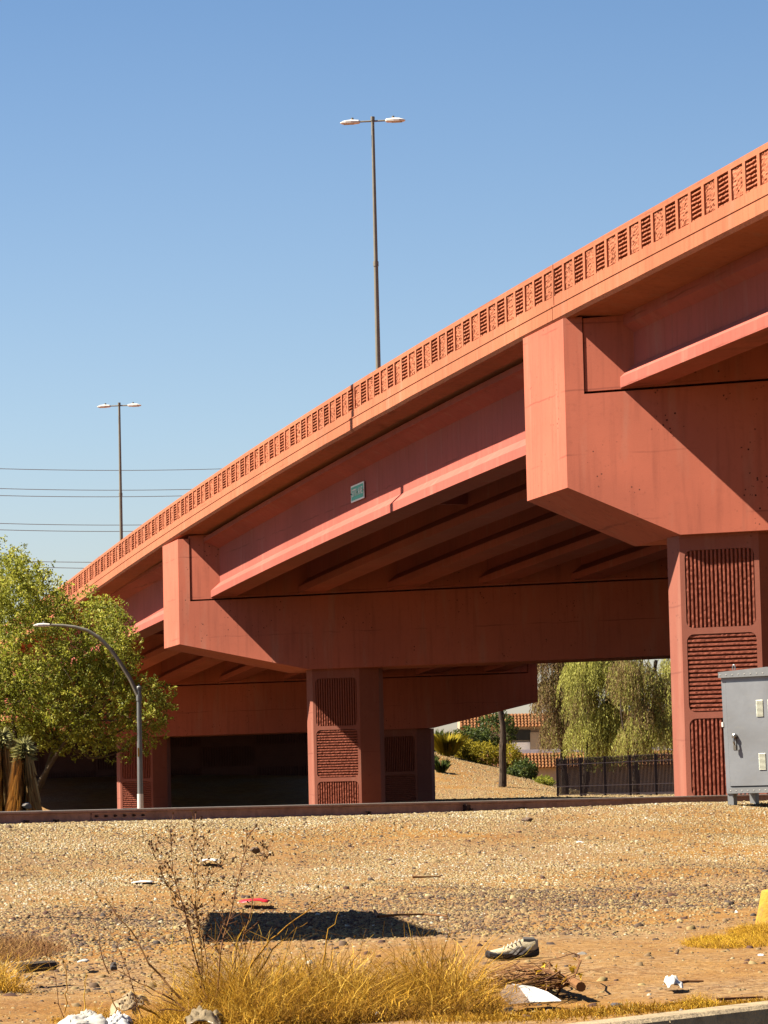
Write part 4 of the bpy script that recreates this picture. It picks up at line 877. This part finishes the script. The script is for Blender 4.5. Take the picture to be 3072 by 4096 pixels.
stalks('tall_weed', 'tall brown dry weed with seed heads left of the golden mound', [
    ([(840, 4040), (800, 3900), (740, 3650), (690, 3480), (680, 3330)], 0, .006), ([(815, 4030), (800, 3800), (780, 3550), (775, 3400), (780, 3290)], .1, .006),
    ([(850, 4020), (830, 3850), (800, 3700), (790, 3500), (820, 3380)], .2, .005), ([(860, 4030), (880, 3820), (930, 3620), (980, 3420), (1000, 3330)], -.1, .006),
    ([(830, 3980), (760, 3700), (680, 3560), (640, 3460), (600, 3380)], .1, .004), ([(870, 4000), (960, 3800), (1010, 3620), (1050, 3450), (1070, 3400)], .2, .004),
    ([(800, 3720), (720, 3600), (650, 3530)], .1, .003), ([(790, 3600), (850, 3500), (900, 3440)], 0, .003), ([(850, 3800), (900, 3700), (860, 3620)], 0, .003)], .006, M['twig'], 15.0, 26)
stalks('dead_branch', 'long dark curved twigs arching over the litter at lower left', [
    ([(770, 4060), (650, 3980), (560, 3930), (470, 3880), (425, 3885)], 0, .006), ([(760, 4050), (660, 4000), (580, 3960), (490, 3930)], .1, .005), ([(720, 4000), (600, 3850), (520, 3720), (440, 3620), (380, 3560)], .2, .007),
    ([(580, 4090), (540, 3980), (500, 3850), (460, 3740)], .1, .004), ([(430, 3900), (400, 3780), (380, 3660)], .2, .004), ([(250, 4070), (220, 3900), (170, 3790)], .1, .003), ([(640, 4040), (760, 4040), (830, 3990)], -.1, .005), ([(500, 4090), (430, 3970), (425, 3940)], -.1, .005)], .006, M['twig'], 14.7, 4, 'twigs')
for lb, ln in (('thickest golden dry stalk leaning right from the left side of the mound', ([(980, 3900), (1080, 3760), (1180, 3680), (1330, 3580)], 0, .007)),
    ('shorter golden stalk just under the thick leaning one', ([(990, 3960), (1090, 3800), (1180, 3720), (1230, 3690)], 0, .005)), ('budded dry stalk standing against the dark ground shadow', ([(1290, 3860), (1320, 3720), (1360, 3640)], .1, .005)),
    ('thick yellow stalk slanting down right across the litter', ([(560, 4020), (640, 4070), (720, 4130)], -.5, .008)), ('upright yellow stem with a bent tip at far lower left', ([(265, 4050), (266, 3950), (268, 3860), (240, 3830)], 0, .004)),
    ('thin yellow stem rising from the small grass tuft', ([(340, 4060), (340, 3950), (345, 3890)], 0, .004)), ('thin upright stem left of the tall brown weed', ([(700, 4020), (690, 3800), (695, 3660)], 0, .003)), ('thin dark tipped stem above the right half of the mound', ([(1400, 3870), (1450, 3780), (1465, 3715)], .1, .003))):
    stalks('dry_stalk', lb, [ln], .006, M['dry'], 15.0, 2, 'stalk')
# shadowed stick lying on the gravel
def lying(name, label, pix, r0, m, cat, taper=.5, lift=.02):
    pts = []
    for px, py in pix: h = hit(px, py); pts.append(h+Vector((0, 0, lift)))
    a = MB(); n = len(pts); a.tube(pts, [r0*(1-taper*i/(n-1)) for i in range(n)], 7, r=rng.uniform(.3, .8)); return tag(a.build(name, m, None, rnd=True), label, cat)
lying('stick', 'bent pale stick lying partly in the dark shadow on the gravel', [(1500, 3655), (1512, 3678), (1600, 3670), (1700, 3668), (1790, 3675)], .013, M['twig'], 'stick')
lying('stick', 'short dark stick lying flat on the gravel at centre', [(1650, 3517), (1700, 3516), (1762, 3515)], .012, M['twig'], 'stick')
lying('stick', 'thin dark stick on the sand near the kerb at right', [(2865, 4018), (2950, 4012), (3050, 4008)], .008, M['twig'], 'stick')
lying('stick', 'red brown stick attached to the white plastic scrap', [(2700, 3950), (2750, 3943), (2815, 3942)], .010, M['twig'], 'stick')
lying('wood_scrap', 'weathered grey wooden scrap lying on the soil at lower left', [(85, 3895), (150, 3890), (215, 3885)], .033, M['tie'], 'wood scrap', .1, .03)
# dead branch pile
a = MB(); root = hit(2335, 3965)+Vector((0, 0, .04))
lg = [hit(2325, 3980)+Vector((0, 0, .035)), hit(2290, 3965)+Vector((0, 0, .045)), hit(2230, 3945)+Vector((0, 0, .05))]
bp_ = empty('dead_branch', lg[0], 'fallen dead branch with fine bare twigs fanning left across the sand', 'branch')
a.tube(lg, [.024, .022, .018], 9, r=.5); a.build('limb', M['twig'], bp_, rnd=True)
a = MB()
for _ in range(70):
    e = hit(rng.uniform(1830, 2200), rng.uniform(3895, 4010))+Vector((0, 0, rng.uniform(.0, .07))); st = lg[int(rng.integers(1, 3))]; pts = branch(a, st, e, .007, .002, .035, 6, 4)
    for q in range(2):
        k = int(rng.integers(2, 6)); branch(a, pts[k], pts[k]+Vector((rng.normal()*.09, rng.normal()*.1, rng.uniform(0, .04))), .003, .001, .05, 3, 3)
a.r = [random.uniform(0, .8) for _ in a.r]; a.build('twigs', M['twig'], bp_, rnd=True)
a = MB()
for _ in range(30):
    c = hit(rng.uniform(2150, 2320), rng.uniform(3920, 3975))+Vector((0, 0, rng.uniform(.02, .10))); s = .014; q = [c+Vector(rng.normal(size=3))*s for _ in range(4)]; a.add(q, [(0, 1, 2, 3)])
a.build('dry_leaves', M['fuzz'], bp_, rnd=True)
# shoe
M['shoe'] = mat('tan_mesh_fabric', (.80, .66, .42), .9, .22, 30, .3, 150); M['shoew'] = mat('white_leather', (.95, .88, .70), .6, .25, 24); M['sole'] = mat('dark_rubber_sole', (.035, .028, .030), .8); M['sock'] = mat('grey_lining', (.16, .15, .14), .9, .15, 30)
pt = hit(1945, 3845); ph = hit(2142, 3845)
Ls = .30; sx_ = Vector((1, .08, 0)).normalized(); sy_ = Vector((-.08, 1, 0)).normalized(); oS = Vector((pt.x, pt.y, gz(pt.x, pt.y)+.012))
shoe = empty('shoe', oS, 'worn tan and white running shoe lying on the sand with its toe to the left', 'shoe')
# cross sections: x along, half width, bottom z, top z
sec = [(x_, h_, a_*.9, b_*.82) for x_, h_, a_, b_ in [(.0, .012, .030, .040), (.02, .034, .018, .056), (.06, .045, .010, .068), (.10, .048, .010, .078), (.14, .045, .012, .096), (.18, .040, .016, .118), (.215, .037, .018, .135), (.25, .038, .018, .128), (.28, .036, .022, .135), (.30, .020, .035, .130)]]
def loft(a, secs, fn):
    m = 14; vs = []
    for sct in secs: vs += [fn(sct, 2*math.pi*j/m) for j in range(m)]
    n = len(secs); a.add(vs, [(i*m+j, i*m+(j+1) % m, (i+1)*m+(j+1) % m, (i+1)*m+j) for i in range(n-1) for j in range(m)]+[tuple(range(m))[::-1], tuple(range((n-1)*m, n*m))])
def up_(s, q):
    x, hw, z0, z1 = s; c, sn = math.cos(q), math.sin(q); z = (z0+z1)/2+(z1-z0)/2*sn; tp_ = 1-.35*max(0, sn); return oS+sx_*x+sy_*(hw*c*tp_)+Vector((0, 0, z))
a = MB(); loft(a, sec, up_); a.build('upper', M['shoe'], shoe, smooth=True)
def so2(s, q):
    x, hw, z0, z1 = s; c, sn = math.cos(q), math.sin(q); return oS+sx_*x+sy_*((hw+.006)*max(-1, min(1, c*1.3)))+Vector((0, 0, z0+.004+(.020*max(0, sn) if sn > 0 else .026*sn)+.006))
a = MB(); loft(a, [(x-.004+.008*x/.3, hw, z0, z1) for x, hw, z0, z1 in sec], so2); a.build('sole', M['sole'], shoe)
for k, (xa, xb) in enumerate(((.115, .175), (.145, .20), (.18, .25))):
    a = MB(); 
    for sd in (-1,):
        P = [oS+sx_*(xa)+sy_*(-.0475)+Vector((0, 0, .022)), oS+sx_*(xa+.022)+sy_*(-.0475)+Vector((0, 0, .022)), oS+sx_*(xb+.014)+sy_*(-.040)+Vector((0, 0, .070)), oS+sx_*xb+sy_*(-.040)+Vector((0, 0, .070))]; a.add([p_-sy_*.003 for p_ in P]+[p_+sy_*.004 for p_ in P], [(0, 1, 2, 3), (7, 6, 5, 4), (0, 4, 5, 1), (1, 5, 6, 2), (2, 6, 7, 3), (3, 7, 4, 0)])
    a.build('stripe', M['shoew'], shoe)
a = MB()
for k in range(5):
    x = .105+k*.022; z = .067+k*.0094; a.tube([oS+sx_*(x-.006)+sy_*-.030+Vector((0, 0, z-.012)), oS+sx_*x+Vector((0, 0, z+.004)), oS+sx_*(x+.012)+sy_*.03+Vector((0, 0, z-.006))], .0034, 5)
a.tube([oS+sx_*.12+sy_*-.03+Vector((0, 0, .073)), oS+sx_*.14+sy_*-.05+Vector((0, 0, .08)), oS+sx_*.19+sy_*-.04+Vector((0, 0, .10))], .003, 5); a.build('laces', M['shoew'], shoe)
a = MB(); a.tube([oS+sx_*.215+Vector((0, 0, .099)), oS+sx_*.28+Vector((0, 0, .097))], [.022, .020], 10); a.build('collar_opening', M['sock'], shoe)
# bollard at the right edge
M['ybol'] = mat('faded_yellow_paint', (.72, .42, .03), .85, .15, 8, .5, 30, extra=lambda N, Lk, mp, out, b: mixc(N, Lk, mul(N, Lk, noise(N, Lk, mp, 14, 8, None, .5, .66), .7), out, (.50, .24, .09)))
pb = hit(3016, 3712); Yb = pb.y; s = Yb/FPX; R0 = 92*s; R1 = 54*s; H = 150*s; cx_ = pb.x+R0
a = MB(); n = 24; vs = []
for z, rr in ((-.05, R0*1.04), (0, R0), (H*.5, (R0+R1)/2), (H*.93, R1*1.1), (H*.99, R1), (H, R1*.8)): vs += [(cx_+rr*math.cos(2*math.pi*j/n), Yb+rr*math.sin(2*math.pi*j/n), pb.z+z+random.uniform(-.001, .001)) for j in range(n)]
a.add(vs, [(i*n+j, i*n+(j+1) % n, (i+1)*n+(j+1) % n, (i+1)*n+j) for i in range(5) for j in range(n)]+[tuple(range(5*n, 6*n))]); tag(a.build('bollard', M['ybol'], smooth=True), 'short faded yellow tapered concrete post cut by the right edge', 'bollard')
# litter
M['plastic'] = mat('white_plastic_film', (.74, .70, .62), .45, .08, 12, .4, 25, trans=.2, K=.42); M['beige'] = mat('beige_plastic_film', (.62, .47, .27), .5, .12, 12, .4, 25, trans=.25, K=.42); M['clear'] = mat('cloudy_clear_plastic', (.55, .43, .26), .3, .2, 14, .4, 30, trans=.45, K=.42); M['red'] = mat('red_plastic', (.72, .015, .02), .5, .1, 10, K=.42); M['card'] = mat('grey_brown_board', (.42, .29, .20), .85, .15, 8); M['paper'] = mat('white_torn_paper', (.80, .78, .74), .7, .08, 10, K=.42)
def crumple(name, label, px, py, wpx, dpx, hpx, m, n=20, cat='litter', amp=.25, base_y=None):
    c = hit(px, py) if base_y is None else Vector((at(px, py, base_y).x, base_y, gz(at(px, py, base_y).x, base_y))); s = c.y/FPX; W_ = wpx*s; H = hpx*s; D_ = dpx*s; V_ = []
    ph = rng.uniform(0, 6, 6)
    for j in range(n+1):
        for i in range(n+1):
            u_, v_ = i/n*2-1, j/n*2-1; r_ = max(0, 1-(u_*u_+v_*v_)*.62); z = H*r_**.6*(1+amp*math.sin(u_*5+ph[0])*math.sin(v_*4+ph[1]))+H*r_*(.28*abs(math.sin(u_*7+v_*9*math.sin(ph[3])+ph[4]))-.3*abs(math.sin(v_*11-u_*6+ph[5]))+.12*abs(math.sin(u_*19+ph[0]+v_*5))+rng.uniform(-.05, .05)); ed = 1+.12*math.sin(5*math.atan2(v_, u_+1e-6)+ph[2]); V_.append((c.x+u_*W_/2*ed+rng.normal()*.015*W_/2, c.y+v_*D_/2*ed, c.z+.006+max(0, z)))
    k = n+1; o = npmesh(name, V_, [[j*k+i, j*k+i+1, (j+1)*k+i+1, (j+1)*k+i] for j in range(n) for i in range(n)], m, smooth=False)
    sm = o.modifiers.new('thickness', 'SOLIDIFY'); sm.thickness = .003
    return tag(o, label, cat)
crumple('plastic_bag', 'crumpled white plastic bag at the lower left edge of the dry grass', 340, 4085, 190, 420, 55, M['plastic'], base_y=14.15)
crumple('plastic_bag', 'crumpled shiny white plastic bag in the middle of the litter at lower left', 472, 4090, 95, 300, 48, M['paper'], base_y=14.2)
crumple('plastic_bag', 'beige crumpled plastic bag lying uphill behind the white bags', 520, 4045, 110, 700, 50, M['beige'], amp=.35)
crumple('plastic_bag', 'cloudy clear plastic wrapping half hidden in the golden dry grass', 815, 4090, 140, 350, 50, M['clear'], amp=.4, base_y=14.3)
crumple('plastic_scrap', 'white torn plastic scrap on the sand near the kerb', 2690, 3952, 62, 260, 34, M['paper'], 9, amp=.5)
crumple('plastic_scrap', 'long white plastic strip on the gravel right of the tall weed', 838, 3446, 62, 160, 8, M['paper'], 6)
crumple('plastic_scrap', 'thin white plastic strip on the gravel left of the tall weed', 575, 3533, 80, 150, 7, M['paper'], 6)
crumple('plastic_scrap', 'red crumpled plastic strip on the gravel above the shadow', 1018, 3612, 112, 160, 13, M['red'], 7)
crumple('plastic_scrap', 'small white plastic scrap on the upper gravel at right', 2315, 3374, 34, 120, 6, M['paper'], 5)
crumple('plastic_scrap', 'tiny white crumpled scrap on the gravel left of the yellow post', 2946, 3662, 18, 50, 14, M['paper'], 5)
crumple('plastic_scrap', 'white scrap on the gravel at the far right near the weed cushion', 3045, 3830, 28, 90, 9, M['paper'], 5)
crumple('plastic_scrap', 'small white scrap caught in the golden dry mound', 1508, 3962, 16, 20, 14, M['paper'], 4, base_y=14.7)
crumple('plastic_scrap', 'pale scrap left of the fallen dead branch', 1803, 3978, 30, 80, 8, M['paper'], 5)
crumple('plastic_scrap', 'pinkish white scrap on the soil among the stems at lower left', 335, 3852, 40, 120, 10, M['plastic'], 5)
# board with white torn face
c = [hit(2003, 3968)+Vector((0, 0, .035)), hit(2095, 4012)+Vector((0, 0, .0)), hit(2240, 4010)+Vector((0, 0, .0)), hit(2120, 3990)+Vector((0, 0, .03))]
c = [hit(2000, 4010)+Vector((0, 0, .035)), hit(2035, 4018), hit(2120, 4015)+Vector((0, 0, .004)), hit(2075, 3992)+Vector((0, 0, .05)), hit(2030, 3990)+Vector((0, 0, .055))]
brd = empty('cardboard_sheet', c[1], 'bent grey brown board with a torn white side under the dead branch', 'cardboard')
a = MB(); a.add(c+[p_+Vector((0, .012, .004)) for p_ in c], [(0, 1, 2, 3, 4), (9, 8, 7, 6, 5)]+[(i, 5+i, 5+(i+1) % 5, (i+1) % 5) for i in range(5)]); a.build('board', M['card'], brd)
c2 = [c[3]+Vector((0, -.004, 0)), c[2]+Vector((0, -.004, .001)), hit(2245, 4008)+Vector((0, 0, .004)), hit(2190, 3996)+Vector((0, 0, .03)), hit(2130, 3988)+Vector((0, 0, .045)), c[3]+Vector((-.03, -.004, .012))]
a = MB(); a.add(c2+[p_+Vector((0, .01, .003)) for p_ in c2], [(0, 1, 2, 3, 4, 5), (11, 10, 9, 8, 7, 6)]+[(i, 6+i, 6+(i+1) % 6, (i+1) % 6) for i in range(6)]); a.build('torn_face', M['paper'], brd)
c = [hit(1875, 4010), hit(1905, 4012), hit(1922, 3995)+Vector((0, 0, .04)), hit(1885, 3995)+Vector((0, 0, .04))]
a = MB(); a.add(c+[p_+Vector((0, .01, 0)) for p_ in c], [(0, 1, 2, 3), (7, 6, 5, 4), (0, 4, 5, 1), (1, 5, 6, 2), (2, 6, 7, 3), (3, 7, 4, 0)]); tag(a.build('cardboard_piece', M['card']), 'small tilted brown cardboard piece left of the larger sheet', 'cardboard')
# ---------------------------------------------------------------- things outside the frame that throw the shadows seen in it
pp = empty('utility_pole', (-10.9, 80.1, gz(-10.9, 80.1)), 'tall steel utility pole standing just outside the left edge of the view', 'utility pole')
a = MB(); a.tube([(-10.9, 80.1, Z0-.4), (-10.9, 80.1, Z0+24.5)], [.20, .14], 16); a.build('pole', M['pole'], pp)
a = MB(); a.tube([(-10.9, 78.6, Z0+24.1), (-10.9, 81.6, Z0+24.1)], .06, 6); a.build('crossarm', M['pole'], pp)
bbx = -4.3; bo = empty('sign_board', (bbx, 25.5, gz(bbx, 25.5)), 'blank wooden sign board on two posts just outside the left edge of the view', 'sign board')
g0 = gz(bbx, 25.5); a = MB()
pl = [(22.6, 3.4), (28.4, 3.2), (28.4, 4.55), (27.6, 4.85), (26.0, 5.1), (23.0, 5.45), (22.6, 5.38)]  # outline of the unseen board shaped to give its ground shadow a rounded end
a.prism(pl, lambda y, z: (bbx, y, g0+z), lambda y, z: (bbx+.06, y, g0+z)); a.build('panel', M['tie'], bo)
for y in (23.7, 27.0):
    a = MB(); a.box((bbx+.11, y, g0+2.2), (.045, .045, 2.7)); a.build('post', M['tie'], bo)
